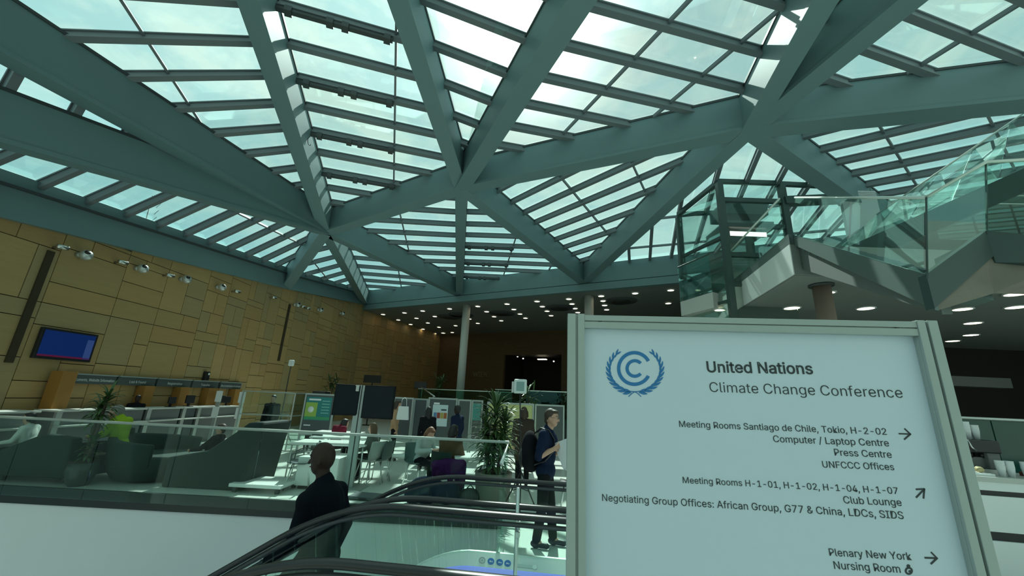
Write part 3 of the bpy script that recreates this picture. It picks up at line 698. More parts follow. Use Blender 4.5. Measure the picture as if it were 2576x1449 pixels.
    if face:
        for k in (1, -1):
            m = MB(); m.ell(H + hd * .083 * s + hl * .030 * s * k + hup * .012 * s, (.008 * s, .014 * s, .008 * s), hd, hup, 10, 8); e = m.build('eye', white, t)
            m = MB(); m.ell(H + hd * .090 * s + hl * .030 * s * k + hup * .012 * s, (.003 * s, .006 * s, .006 * s), hd, hup, 8, 6); m.build('iris', black, e)
            m = MB(); m.cap(H + hd * .088 * s + hl * .014 * s * k + hup * .033 * s, H + hd * .080 * s + hl * .048 * s * k + hup * .034 * s, .005 * s, .004 * s, 6); m.build('eyebrow', hair or black, t)
        m = MB(); m.cap(H + hd * .091 * s + hl * .02 * s - hup * .053 * s, H + hd * .091 * s - hl * .02 * s - hup * .053 * s, .0045 * s, .0045 * s, 6); m.build('mouth', mat('lip', (.28, .10, .08), .5), t)
    if glasses:
        m = MB()
        for k in (1, -1):
            ce = H + hd * .102 * s + hl * .032 * s * k + hup * .010 * s
            m.tube([ce + hl * .025 * s * math.cos(q * PI / 6) + hup * .019 * s * math.sin(q * PI / 6) for q in range(13)], .0018 * s, 6)
            m.tube([ce + hl * .025 * s * k, H + hl * .080 * s * k + hd * .07 * s + hup * .012 * s, H + hl * .082 * s * k - hd * .02 * s + hup * .008 * s], .0018 * s, 6)
        m.tube([H + hd * .104 * s + hl * .008 * s + hup * .012 * s, H + hd * .104 * s - hl * .008 * s + hup * .012 * s], .0018 * s, 6); m.build('eyeglasses', dark_bar, t)
    return t, J
cloth = lambda n, c, r=0.9: mat('cloth_' + n, c, r, 0, 0.12, 40, spec=0.12)
HB, HD, HR, HY = mat('hair_brown', (.045, .028, .016), .6), mat('hair_black', (.012, .011, .011), .55), mat('hair_ginger', (.17, .075, .035), .6), mat('hair_blond', (.13, .085, .045), .6)
navy, suit, coal, jean = cloth('navy', (.010, .018, .045)), cloth('suit', (.004, .006, .010)), cloth('charcoal', (.010, .011, .013)), cloth('denim', (.03, .05, .09))

# the man in the suit on the farther escalator
mp_ = at_y(815, 1160, 3.80)
fz = incline((V((mp_.x, 3.80, 0))).dot(EE) - 0.05)
HZ = 1.20 - fz
k_ = HZ / 1.635
person('man in dark suit riding the escalator down, shown from behind with shaved head', (mp_.x + 0.03, 3.84, fz), R_(180 - 4), dict(
    pel=(-.03, 0, .93), neck=(.01, 0, 1.46), head=(.05, 0.01, 1.635), shL=(.02, .19, 1.365), shR=(-.02, -.19, 1.36), elL=(.05, .23, 1.11), elR=(-.10, -.235, 1.12), wrL=(.22, .22, .98), wrR=(.0, -.25, .86),
    knL=(.30, .12, .56), anL=(.24, .12, .12), knR=(-.02, -.11, .49), anR=(-.13, -.1, .09)), scale=k_, skin=SKIN_D, top=suit, legs_m=suit, shoe=black, hair=None, bald=True,
    head_dir=(.98, .10, -.10), coat=.45, vox=.010, build=1.12, face=True, curl=.45)

# the man with the papers
s2 = (at_y(1388, 1052, 5.7).z) / 1.635
m2 = at_y(1386, 1052, 5.72)
YW = R_(-14)
man, J2 = person('man in navy polo shirt and glasses holding white papers, standing beside the sign', (m2.x - 0.06, 5.72, 0), YW, dict(
    head=(.075, 0, 1.635), neck=(.02, 0, 1.47), shL=(.02, .185, 1.41), shR=(.0, -.19, 1.41), elR=(-.06, -.245, 1.13), wrR=(.13, -.17, 1.24), elL=(.02, .25, 1.13), wrL=(.26, .12, 1.18),
    knR=(-.02, -.10, .5), anR=(-.09, -.1, .09), knL=(.06, .1, .5), anL=(.10, .1, .09)), scale=s2, skin=SKIN, top=navy, legs_m=coal, shoe=black, hair=HB, head_dir=(.98, -.12, -.06), sleeve='short',
    vox=.009, build=1.06, face=True, glasses=True, curl=.55, palmR=(0, .8, .4), palmL=(0, -.8, .4))
m = MB(); nk = V((.0, 0, 1.475)) * s2
for k in (1, -1): m.tube([V((-.03, .07 * k, 1.49)) * s2, V((.075, .075 * k, 1.45)) * s2, V((.150, .05 * k, 1.32)) * s2, V((.165, .012 * k, 1.19)) * s2], .004, 6)
m.build('lanyard', white, man)
RZ = Matrix.Rotation(YW, 3, 'Z'); MO = V((m2.x - 0.06, 5.72, 0))
def on_man(p): return MO + RZ @ (V(p) * s2)
t = thing('backpack', 'black backpack worn by the man in the navy polo shirt', 'backpack', tuple(on_man((-.2, 0, .95))))
m = MB(); m.ell(on_man((-.225, 0, 1.19)), (.12, .165, .25), RZ @ V((1, 0, .06)), V((0, 0, 1)), 20, 14); m.ell(on_man((-.215, 0, 1.06)), (.125, .17, .16), RZ @ V((1, 0, 0)), V((0, 0, 1)), 20, 14); m.build('bag_body', coal, t, remesh=.012)
m = MB(); m.ell(on_man((-.335, 0, 1.08)), (.05, .12, .13), RZ @ V((1, 0, 0))); m.build('front_pocket', black, t)
for k in (1, -1):
    m = MB(); m.tube([on_man(p) for p in ((-.15, .1 * k, 1.42), (-.06, .12 * k, 1.50), (.06, .13 * k, 1.48), (.135, .135 * k, 1.36), (.12, .15 * k, 1.2), (.02, .18 * k, 1.08), (-.13, .15 * k, 1.02))], .020, 8, prof=.5); m.build('shoulder_strap', black, t)
t = thing('paper_stack', 'white papers held up by the man in the navy polo shirt', 'papers', tuple(on_man((.3, -.05, 1.1))))
for i in range(3):
    m = MB(); c_ = on_man((.300 + .022 * i, -.150 + .012 * i, 1.195 - .012 * i)); R3 = RZ @ Matrix.Rotation(R_(-24 + 5 * i), 3, 'Y') @ Matrix.Rotation(R_(64), 3, 'Z')
    m.add([c_ + R3 @ V(q) for q in ((0, -.13, -.165), (0, .13, -.165), (0, .13, .165), (0, -.13, .165), (.002, -.13, -.165), (.002, .13, -.165), (.002, .13, .165), (.002, -.13, .165))], [(0, 1, 2, 3), (7, 6, 5, 4), (0, 4, 5, 1), (1, 5, 6, 2), (2, 6, 7, 3), (3, 7, 4, 0)]); m.build('sheet', white, t)

def put(label, px, Y, yaw, base=ST, nominal=None, **k):
    p = at_y(*px, Y); nom = nominal or V({**base, **(k.get('pose') or {})}['head']).z; s = p.z / nom
    hx = V({**base, **(k.get('pose') or {})}['head']).x * s
    return person(label, (p.x - hx * math.cos(yaw), Y - hx * math.sin(yaw), 0), yaw, base=base, scale=s, **k)
put('ginger haired woman bending over the cafe table beside the planter', (1083, 1090), 8.55, R_(-35), SIT, dict(neck=(.12, 0, 1.0), head=(.22, 0, 1.10), shL=(.1, .18, .96), shR=(.1, -.18, .96), wrL=(.42, .1, .76), wrR=(.42, -.1, .76)).get('zz'),
    pose=dict(neck=(.12, 0, 1.0), head=(.22, 0, 1.10), shL=(.1, .18, .96), shR=(.1, -.18, .96), wrL=(.42, .1, .78), wrR=(.42, -.1, .78)), top=cloth('pale', (.42, .48, .47)), legs_m=coal, hair=HR, head_dir=(.8, 0, -.55), hair_long=.1, vox=.016)
put('person in brown jacket with black hair sitting at the cafe table, back turned', (1142, 1085), 8.0, R_(70), SIT, pose=dict(head=(.13, 0, 1.19)), top=cloth('brown', (.10, .065, .038)), legs_m=jean, hair=HD, hair_long=.08, vox=.016)
put('blond woman seated behind the white table, looking left', (937, 1077), 8.95, R_(170), SIT, top=cloth('greygreen', (.12, .14, .12)), legs_m=coal, hair=HY, hair_long=.16, vox=.018)
put('seated person in dark red top bending forward below the left black monitor', (868, 1066), 10.5, R_(60), SIT, pose=dict(neck=(.16, 0, .98), head=(.27, 0, 1.06), shL=(.12, .18, .95), shR=(.12, -.18, .95)), top=cloth('darkred', (.13, .014, .03)), legs_m=coal, hair=HD, hair_long=.1, vox=.018)
put('standing person in light top holding a white tote bag before the grey boards', (1001, 1018), 11.7, R_(20), ST, top=cloth('peach', (.40, .25, .15)), legs_m=coal, hair=HB, hair_long=.1, vox=.02)
t = thing('tote_bag', 'white tote bag carried by the person before the grey boards', 'bag', tuple(at_y(1012, 1056, 11.52)))
q0 = at_y(1012, 1056, 11.52); m = MB()
m.hexa([q0 + V(p) for p in ((-.17, -.05, -.0), (.17, -.05, -.0), (.17, .05, -.0), (-.17, .05, -.0), (-.14, -.02, .36), (.14, -.02, .36), (.14, .02, .36), (-.14, .02, .36))]); m.build('bag_body', white, t, bevel=.01)
m = MB(); m.tube([q0 + V(p) for p in ((-.08, 0, .36), (-.06, 0, .55), (0, 0, .6), (.06, 0, .55), (.08, 0, .36))], .008, 6); m.build('handle', white, t)
put('person in long black coat walking left of the colourful poster', (1078, 1034), 10.6, R_(120), ST, top=coal, legs_m=coal, hair=HD, coat=.9, hair_long=.2, vox=.02)
put('person in navy jacket with black hair standing right of the colourful poster', (1150, 1031), 10.4, R_(150), ST, top=navy, legs_m=coal, hair=HD, coat=.2, vox=.02, skin=SKIN_D)
put('person in brown coat standing behind the tripod, seen from behind', (1318, 1037), 9.3, R_(95), ST, top=cloth('darkbrown', (.050, .038, .030)), legs_m=coal, hair=HB, coat=.7, hair_long=.12, vox=.016)
put('person in lime green jacket hunched behind the left dracaena', (292, 1038), 7.95, R_(195), SIT, pose=dict(neck=(.08, 0, .98), head=(.17, 0, 1.08), shL=(.06, .18, .93), shR=(.06, -.18, .93)), top=cloth('lime', (.34, .50, .03)), legs_m=coal, hair=mat('hair_grey', (.25, .24, .22), .6), vox=.016)
put('person in white blouse seated on the long left sofa', (70, 1062), 7.8, R_(200), SIT, nominal=1.12, top=cloth('white', (.62, .66, .63)), legs_m=coal, hair=HD, hair_long=.05, vox=.016)
put('person in dark clothes sitting in the rounded armchair', (330, 1086), 8.35, R_(5), SIT, pose=dict(wrR=(.42, -.12, .80)), top=coal, legs_m=coal, hair=HD, vox=.016, skin=SKIN_D)
put('person leaning back in the tall angular lounge chair', (556, 1080), 8.2, R_(190), SIT, pose=dict(neck=(-.12, 0, 1.0), head=(-.12, 0, 1.16), shL=(-.1, .18, .96), shR=(-.1, -.18, .96), pel=(.05, 0, .5)), top=coal, legs_m=coal, hair=HB, vox=.016)
put('person in black standing behind the second service counter', (347, 1001), 11.3, R_(-60), ST, nominal=1.66, top=coal, legs_m=coal, hair=HD, vox=.02, skin=SKIN_D)
put('dark figure standing inside the glass booth', (688, 1003), 12.6, R_(-80), ST, top=coal, legs_m=coal, hair=HD, coat=.3, vox=.02)

# ================================================================== WALL FITTINGS
balls = [(217, 642, 20), (360, 676, 16.5), (470, 703, 13.5), (559, 723, 12.5), (750, 767, 8.5), (808, 780, 7.5), (863, 789, 7)]
for i, (u, v, r) in enumerate(balls):
    p = at_x(u, v, -D + 0.22); q = at_x(u + r, v, -D + 0.22); rad = 0.128
    d = (V((0.72, -0.5, 0.46))).normalized()
    t = thing('globe_spotlight', '%s silver globe spotlight from the left, high on the wood panelled wall' % ordn(i), 'spotlight', tuple(p), 'globe spotlights on the wood wall')
    m = MB(); m.ell(p, (rad, rad, rad), d, V((0, 0, 1)), 24, 16); m.build('shell', mat('satin_shell', (.58, .62, .60), .33, .55), t)
    m = MB(); m.cyl(p - V((0.24, 0, 0)), p - V((0.1, 0, 0)), 0.07, 0.07, 16); m.build('wall_mount', satin, t)
    m = MB(); m.cyl(p + d * rad * .86, p + d * (rad * 1.0 + .004), .058, .054, 18); a_ = m.build('aperture', black, t)
    m = MB(); m.cyl(p + d * rad * .80, p + d * (rad * 1.0 + .006), .03, .03, 12); m.build('lens', dark_rec, a_)
brk = [(157, 623), (309, 661), (428, 694), (597, 734), (690, 749), (763, 772), (776, 776)]
for i, (u, v) in enumerate(brk):
    p = at_x(u, v, -D + 0.22)
    t = thing('tube_spotlight', '%s short cylindrical silver spotlight from the left on the wood panelled wall' % ordn(i), 'spotlight', tuple(p), 'tube spotlights on the wood wall')
    m = MB(); m.cyl(p + V((-.02, -.10, .0)), p + V((.02, .10, .02)), .056, .056, 16); m.build('housing', chrome, t)
    m = MB(); m.cyl(p + V((-.23, 0, 0)), p, .03, .03, 10); m.build('arm', chrome, t)
# screen on the wall
a, b = at_x(112, 822, -D + .1), at_x(235, 913, -D + .1)
t = thing('wall_screen', 'dark blue information screen mounted on the wood panelled wall', 'screen', tuple(at_x(90, 900, -D + .02)))
y0, y1, z0, z1 = a.y, at_x(250, 843, -D + .1).y, at_x(82, 900, -D + .1).z, a.z
m = MB(); m.box((-D + .01, y0, z0), (-D + .09, y1, z1)); m.build('bezel', black, t, bevel=.006)
scr = mat('screen_blue', (.01, .02, .1), .2, emit=(.004, .028, .15), es=.28)
m = MB(); m.box((-D + .0905, y0 + .05, z0 + .06), (-D + .094, y1 - .05, z1 - .05)); d_ = m.build('display', scr, t)
m = MB(); m.box((-D + .0942, y1 - .22, z0 + .06), (-D + .096, y1 - .06, z1 - .16)); m.build('menu_column', mat('screen_pale', (.05, .08, .2), .2, emit=(.03, .06, .22), es=.3), d_)
m = MB(); m.box((-D + .0942, y0 + .05, z0 + .06), (-D + .096, y1 - .05, z0 + .10)); m.build('ticker_strip', mat('screen_red', (.1, .01, .03), .2, emit=(.12, .01, .05), es=.3), d_)
# counters, fascia signs, dividers
FX = -D + .12
fas = [(173, 292, 'Documents, Website Information', 0), (294, 391, 'Lost & Found', 1), (393, 480, 'Registration', 2), (482, 549, 'Transfer', 3), (552, 606, 'Accommodation', 4)]
yy = lambda px, py: at_x(px, py, FX).y
fz0, fz1 = at_x(172, 964, FX).z, at_x(175, 941, FX).z
fsm = mat('fascia_grey', (.075, .095, .095), .55)
for x0, x1, tx, i in fas:
    a, b = yy(x0, 955 + (x0 - 173) * .05), yy(x1, 955 + (x1 - 173) * .05)
    t = thing('fascia_sign', '%s grey overhead sign from the left above the service counters' % ORD[i], 'sign', (FX, a, fz0), 'counter signs along the wood wall')
    m = MB(); m.box((FX - .1, a + .02, fz0), (FX, b - .02, fz1)); m.build('sign_board', fsm, t)
    m = MB(); m.box((FX - .12, a + .02, fz1), (FX + .03, b - .02, fz1 + .03)); m.build('top_edge', alu, t)
    fr = (.05, .95) if i in (0, 4) else ((.30, .72) if i < 3 else (.32, .66)); zb = fz0 + (fz1 - fz0) * .30
    lettering(tx, V((FX + .001, a + (b - a) * fr[0], zb)), V((FX + .001, a + (b - a) * fr[1], zb)), white, t, V((1, 0, 0)), (fz1 - fz0) * .62, 0.0, .003)
CX_ = -10.15
cps = [(-40, 108), (150, 372), (376, 462), (464, 500), (502, 605)]
for i, (x0, x1) in enumerate(cps):
    a, b = at_x(x0, 1020, CX_).y, at_x(x1, 1020, CX_).y
    lab = ['grey reception counter at the far left, before the orange column', 'longest grey service counter with pale shelf edge under the wood wall', 'grey service counter right of the longest counter', 'narrow dark grey service counter, second from the notice posts', 'grey service counter next to the white notice posts'][i]
    t = thing('service_counter', lab, 'counter', ((CX_), a, 0), 'service counters along the wood wall')
    m = MB(); m.box((CX_ - .5, a + .03, 0), (CX_ - .05, b - .03, 1.06)); m.build('cabinet', grey_lam if i != 3 else panel_g, t)
    m = MB(); m.box((CX_ - .55, a, 1.06), (CX_ + .02, b, 1.10)); m.build('countertop', plaster, t, bevel=.006)
    m = MB(); m.box((CX_ - .05, a + .02, .74), (CX_ + .12, b - .02, .775)); m.build('bag_shelf', plaster, t, bevel=.004)
    m = MB(); m.box((CX_ - .06, a, 0), (CX_ + .0, a + .12, 1.06)); m.build('side_panel', satin, t)
for i, (x0, x1, y_) in enumerate(((127, 166, 1000), (363, 388, 990), (454, 477, 990), (525, 548, 990), (590, 606, 1000))):
    a, b = at_x(x0, y_, -10.7).y, at_x(x1, y_, -10.7).y; lab = ['wide orange column at the left end of the service counters', 'orange divider between the first and second counter signs', 'orange divider under the third counter sign', 'orange divider beside the black gap under the fourth sign', 'orange divider at the right end of the counters'][i]
    m = MB(); m.box((-10.98 if i else -10.9, a, 0), (-10.72 if i else -10.6, b, fz0 if i else 1.95)); tag(m.build('divider_panel', orange, bevel=.005), lab, 'divider', 'orange counter dividers')
for i, (x0, y0_, x1) in enumerate(((628, 1005, 648),)): pass
for i, (px, py) in enumerate(((457, 1005), (543, 1007))): pass
for i, (px, sz) in enumerate(((431, .26), (476, .34), (553, .34), (570, .30))):
    p = at_x(px, 1015, -10.35); t = thing('desk_monitor', '%s small black desk monitor from the left on the service counters' % ordn(i), 'monitor', (p.x, p.y, 1.1), 'monitors on the service counters')
    m = MB(); m.box((p.x - .02, p.y - sz / 2, 1.2), (p.x + .02, p.y + sz / 2, 1.2 + sz * .72)); m.build('screen', black, t, bevel=.004)
    m = MB(); m.box((p.x - .04, p.y - .03, 1.1), (p.x + .0, p.y + .03, 1.22)); m.box((p.x - .1, p.y - .1, 1.1), (p.x + .08, p.y + .1, 1.115)); m.build('stand', black, t)
m = MB(); p = at_x(521, 945, -D + .1); t = thing('wall_camera', 'small black device with a white dot on the wood wall above the counter signs', 'device', tuple(p))
m.box((p.x - .09, p.y - .09, p.z - .16), (p.x + .03, p.y + .09, p.z + .14)); m.build('case', black, t, bevel=.01); m = MB(); m.ell(p + V((.03, .03, .06)), (.02, .04, .04)); m.build('indicator', white, t)
for i, (px, hgt) in enumerate(((545, 1.62), (604, 1.62))):
    p = at_y(px, 1030, 13.2); t = thing('notice_post', ['white notice post standing before the last counter', 'cream notice post at the right end of the counters'][i], 'notice', (p.x, p.y, 0), 'notice posts by the counters')
    m = MB(); m.box((p.x - .05, p.y - .03, 0), (p.x + .05, p.y + .03, hgt)); m.box((p.x - .2, p.y - .2, 0), (p.x + .2, p.y + .2, .02)); m.build('post', plaster if i else satin, t)
    for z in (1.27, .78):
        m = MB(); m.box((p.x - .10, p.y - .05, z), (p.x + .10, p.y - .032, z + .34)); m.build('notice_sheet', white, t)

# ================================================================== LIGHTS OVER THE BACK AND THE GALLERY
dl = []
for (u, v) in ((1285, 886), (1420, 935), (1530, 975), (1640, 1017), (1637, 855), (1582, 920), (1475, 872), (1683, 962), (1782, 1000), (1745, 1056), (1820, 1052), (1745, 904), (1876, 836), (1900, 1047), (1858, 1097)): dl.append((600 + u / 3.533, 540 + v / 3.533))
for (u, v) in ((398, 470), (685, 447), (980, 421), (1292, 398), (485, 522), (752, 500), (1032, 472), (1323, 446), (558, 571), (812, 545), (1078, 517), (1353, 491), (315, 594), (628, 611), (866, 586), (1118, 561), (1380, 530), (398, 637), (180, 660), (18, 675), (148, 726), (58, 733), (100, 780), (1610, 369), (1630, 417), (1643, 460), (1663, 503), (1943, 342), (2292, 312), (2268, 440)): dl.append((1100 + u / 3.903, 650 + v / 3.903))
dl.sort()
dproto = None
for i, (u, v) in enumerate(dl):
    p = at_z(u, v, 7.27); lab = 'round ceiling downlight in the dark back ceiling, %s from the wood wall corner' % ordn(i)
    if dproto is None:
        t = thing('ceiling_downlight', lab, 'ceiling light', (0, 0, 0), 'downlights in the back ceiling')
        m = MB(); m.lathe([(.15, .02), (.20, .02), (.20, -.02), (.15, -.02)], (0, 0, 0), 24, 0, False); m.build('trim_ring', white, t)
        m = MB(); m.cyl((0, 0, -.005), (0, 0, .02), .15, .15, 20); m.build('lamp', lamp_m, t); dproto = t
    else: t = copy_tree(dproto); t['label'] = lab
    t.location = p
for i, (u, v) in enumerate(((1160, 792), (1262, 788), (1407, 774), (1562, 757), (1130, 797))):
    p = at_z(u, v, 7.29); t = thing('ceiling_vent', 'dark round air diffuser in the back ceiling, %s from the left' % ordn(sorted((1160, 1262, 1407, 1562, 1130)).index(u)), 'vent', tuple(p), 'air diffusers in the back ceiling')
    m = MB(); m.cyl(p + V((0, 0, -.03)), p + V((0, 0, .02)), .85, .9, 28); m.build('outer_ring', panel_g, t); m = MB(); m.cyl(p + V((0, 0, -.05)), p, .5, .5, 24); m.build('inner_disc', dark_bar, t)
for i, (u, v, kd) in enumerate(((1290, 893, 0), (1302, 897, 0), (1316, 902, 0), (1337, 896, 1), (1364, 905, 1), (1393, 909, 0))):
    p = on_back(u, v, -1.2); t = thing('recess_lamp', ['%s small round lamp from the left in the dark recess', '%s long lit lamp from the left in the dark recess'][kd] % ordn([0, 1, 2, 0, 1, 3][i]), 'lamp', tuple(p), 'lamps in the dark recess')
    m = MB()
    if kd: m.beam(p - BD * .38, p + BD * .38, .3, .06)
    else: m.ell(p, (.07, .07, .06))
    m.build('glow', spot_em if not kd else lamp_m, t); m = MB(); m.cyl(p + V((0, 0, .03)), V((p.x, p.y, rtop - .01)), .015, .015, 6); m.build('rod', black, t)
lt = on_back(1190, 947, .01); lt2 = on_back(1225, 950, .01)
t = thing('wall_lettering', 'metal letters WIEN on the brown back wall', 'lettering', tuple(lt)); lettering('WIEN', lt, V((lt2.x, lt2.y, lt.z)) if False else lt + BD * (lt2 - lt).length, mat('dull_brass', (.30, .26, .16), .5, .3), t, -BN, None, .01, .02)
# columns under the roof edge
for i, (node, px, lab) in enumerate(((E3, (1142, 985), 'tall round grey column left of the sign, under the back roof edge'), (E4, (1468, 780), 'round grey column rising behind the left edge of the sign'))):
    b_ = node - BN * .0 + BN * .9; t = thing('round_column', lab, 'column', (b_.x, b_.y, 0)); 
    m = MB(); m.cyl((b_.x, b_.y, 0), (b_.x, b_.y, 7.3), .24, .24, 24); m.build('shaft', plaster, t); m = MB(); m.cyl((b_.x, b_.y, 0), (b_.x, b_.y, .05), .3, .3, 24); m.build('base_ring', satin, t)

# ================================================================== LOUNGE FURNITURE ON THE FLOOR ABOVE THE WELL
def chair(label, x, y, yaw, shell=None, group='shell chairs at the cafe tables', arms=False):
    t = thing('shell_chair', label, 'chair', (x, y, 0), group, rot=yaw); sh = shell or grey_fab
    m = MB(); prof = [(.22, .46), (.10, .44), (-.10, .435), (-.19, .46), (-.225, .54), (-.25, .68), (-.27, .82)]; n = 8; vs = []
    for px, pz in prof:
        for j in range(n + 1):
            u = -1 + 2 * j / n; wv = .225 - .03 * max(0, (pz - .6) / .25); vs.append(V((px + (.05 * u * u if pz > .5 else 0), u * wv, pz + (.03 * u * u if pz < .5 else 0))))
    k = len(prof); o = len(vs); vs += [v + V((.008, 0, -.014)) if i // (n + 1) < 4 else v + V((-.014, 0, 0)) for i, v in enumerate(vs)]
    fs = []
    for i in range(k - 1):
        for j in range(n):
            a = i * (n + 1) + j; q = (a, a + 1, a + n + 2, a + n + 1); fs += [q, tuple(o + z for z in q[::-1])]
    for i in range(k - 1):
        for j in (0, n): a = i * (n + 1) + j; b = a + n + 1; fs.append((a, b, b + o, a + o))
    for j in range(n):
        for i in (0, k - 1): a = i * (n + 1) + j; fs.append((a, a + 1, a + 1 + o, a + o))
    m.add(vs, fs, 0, True); m.build('seat_shell', sh, t)
    for sx in (-1, 1):
        for sy in (-1, 1):
            m = MB(); m.tube([(.14 * sx, .13 * sy, .43), (.21 * sx, .21 * sy, .0)], .011, 8); m.build('leg', chrome, t)
    m = MB(); m.tube([(.14, .13, .425), (.14, -.13, .425), (-.14, -.13, .425), (-.14, .13, .425), (.14, .13, .425)], .008, 6); m.build('under_frame', chrome, t)
    if arms:
        for k_ in (1, -1): m = MB(); m.tube([(-.2, .24 * k_, .50), (-.22, .26 * k_, .66), (.05, .27 * k_, .67), (.16, .25 * k_, .62), (.17, .22 * k_, .45)], .010, 8); m.build('armrest', dark_bar, t)
    return t
def gp(u, v): return at_z(u, v, 0)
q = gp(722, 1238); chair('grey armchair with thin legs left of the white box table', q.x, q.y + .35, R_(200), mat('shell_grey', (.10, .12, .13), .5), arms=True)
q = gp(925, 1222); chair('pale grey shell chair right of the steel screen post, nearer the table', q.x - .1, q.y + .25, R_(150), mat('shell_pale', (.34, .38, .35), .5))
q = gp(975, 1210); chair('white shell chair right of the steel screen post, farther right', q.x + .1, q.y + .35, R_(20), mat('shell_white', (.60, .64, .60), .4))
q = gp(1424, 1296); chair('black shell chair standing behind the left post of the sign', q.x + .12, q.y + .1, R_(170), mat('shell_black', (.02, .03, .03), .5))
chair('chair of the ginger haired woman, dark green shell', at_y(1083, 1090, 8.55).x - .22, 8.72, R_(-35), mat('shell_teal', (.05, .11, .10), .6))
chair('chair of the person in the brown jacket, hung with a purple jacket', at_y(1142, 1085, 8.0).x - .06, 7.82, R_(70), green_fab)
chair('chair under the blond woman by the white table', at_y(937, 1077, 8.95).x + .22, 8.93, R_(170), grey_fab)
chair('chair under the seated person in the dark red top', at_y(868, 1066, 10.5).x - .32, 10.2, R_(60), grey_fab)
def table(label, x, y, sx_, sy_, z, yaw=0, top=whitegloss, name='cafe_table', legs=True):
    t = thing(name, label, 'table', (x, y, 0), 'white cafe tables', rot=yaw)
    m = MB(); m.box((-sx_ / 2, -sy_ / 2, z - .03), (sx_ / 2, sy_ / 2, z)); m.build('tabletop', top, t, bevel=.004)
    for a in (-1, 1):
        for b in (-1, 1): m = MB(); m.tube([(a * (sx_ / 2 - .05), b * (sy_ / 2 - .05), z - .03), (a * (sx_ / 2 - .03), b * (sy_ / 2 - .03), 0)], .016, 8); m.build('leg', satin, t)
    return t
q = at_z(800, 1118, .74); table('long white table behind the man in the dark suit', q.x + .1, q.y + .5, 1.5, .8, .74, R_(6))
q = at_z(1185, 1152, .74); table('white cafe table between the brown jacket and the planter', q.x, q.y + .35, .7, .7, .74, R_(10))
q = at_z(930, 1097, .74); table('white table in front of the blond woman', q.x - .5, 10.0, 1.3, .7, .74)
q = at_z(780, 1100, .74); table('white table farther back left of the steel screen post', q.x, 11.0, 1.2, .7, .74)
# white box table, low table
a, b = gp(737, 1230), gp(834, 1238)
t = thing('box_table', 'glossy white cube shaped low table with black base left of the suited man', 'table', tuple(a))
m = MB(); m.box((a.x, a.y, .06), (a.x + .78, a.y + .70, .56)); m.build('body', whitegloss, t, bevel=.01); m = MB(); m.box((a.x + .05, a.y + .05, 0), (a.x + .73, a.y + .65, .06)); m.build('plinth', black, t)
a = gp(572, 1236)
t = thing('low_table', 'flat white low table on short feet right of the tall lounge chair', 'table', tuple(a))
m = MB(); m.box((a.x + .05, 7.5, .09), (a.x + .98, 8.2, .15)); m.build('tabletop', whitegloss, t, bevel=.01)
for k_ in (0.1, .86):
    for y_ in (7.55, 8.08): m = MB(); m.box((a.x + k_, y_, 0), (a.x + k_ + .06, y_ + .06, .09)); m.build('foot', dark_bar, t)
def upholstered(t, prof, y0, y1, name, mt, bev=.04):
    """Side profile (x,z) in the thing's own frame pulled across from y0 to y1."""
    m = MB(); m.plate([V((x, y0, z)) for x, z in prof], (0, 1, 0), y1 - y0); return m.build(name, mt, t, bevel=bev)
# tall angular lounge chair, its back towards the low table
q = gp(545, 1240)
t = thing('lounge_chair', 'tall angular dark green lounge chair with high sloping side wings', 'armchair', (q.x - .42, 8.15, 0), rot=R_(180))
upholstered(t, [(-.55, 0), (.72, 0), (.74, .42), (.05, .40), (-.30, .44), (-.52, .40)], -.42, .42, 'seat', green_fab)
upholstered(t, [(-.70, 0), (-.42, 0), (-.44, .5), (-.62, 1.16), (-.84, 1.16)], -.50, .50, 'backrest', green_fab)
for k_ in (1, -1):
    upholstered(t, [(-.66, 0), (.74, 0), (.74, .50), (.05, .64), (-.40, .98), (-.60, 1.15), (-.84, 1.16)], .40 if k_ > 0 else -.52, .52 if k_ > 0 else -.40, 'side_wing', green_fab, .03)
m = MB(); m.box((-.5, -.4, -.0), (.6, .4, .02)); m.build('base_plate', black, t)
# rounded armchair
q = gp(335, 1232)
t = thing('tub_armchair', 'low rounded dark green armchair between the pot plant and the lounge chair', 'armchair', (q.x - .50, 8.35, 0), rot=R_(10))
m = MB(); m.lathe([(.46, 0), (.66, .05), (.76, .22), (.78, .42), (.70, .44), (.02, .43)], (0, 0, 0), 28); m.build('seat', green_fab, t)
m = MB(); n = 20; vs = []; 
for i in range(n + 1):
    a_ = R_(70) + R_(220) * i / n; hh = .80 - .12 * abs(i / n - .5) * 2
    for r, z in ((.78, .25), (.84, hh), (.70, hh), (.64, .40)): vs.append(V((r * math.cos(a_), r * math.sin(a_), z)))
fs = [(i * 4 + j, i * 4 + (j + 1) % 4, (i + 1) * 4 + (j + 1) % 4, (i + 1) * 4 + j) for i in range(n) for j in range(4)] + [(0, 1, 2, 3), (n * 4 + 3, n * 4 + 2, n * 4 + 1, n * 4)]
m.add(vs, fs, 0, True); m.build('backrest', green_fab, t, bevel=.03)
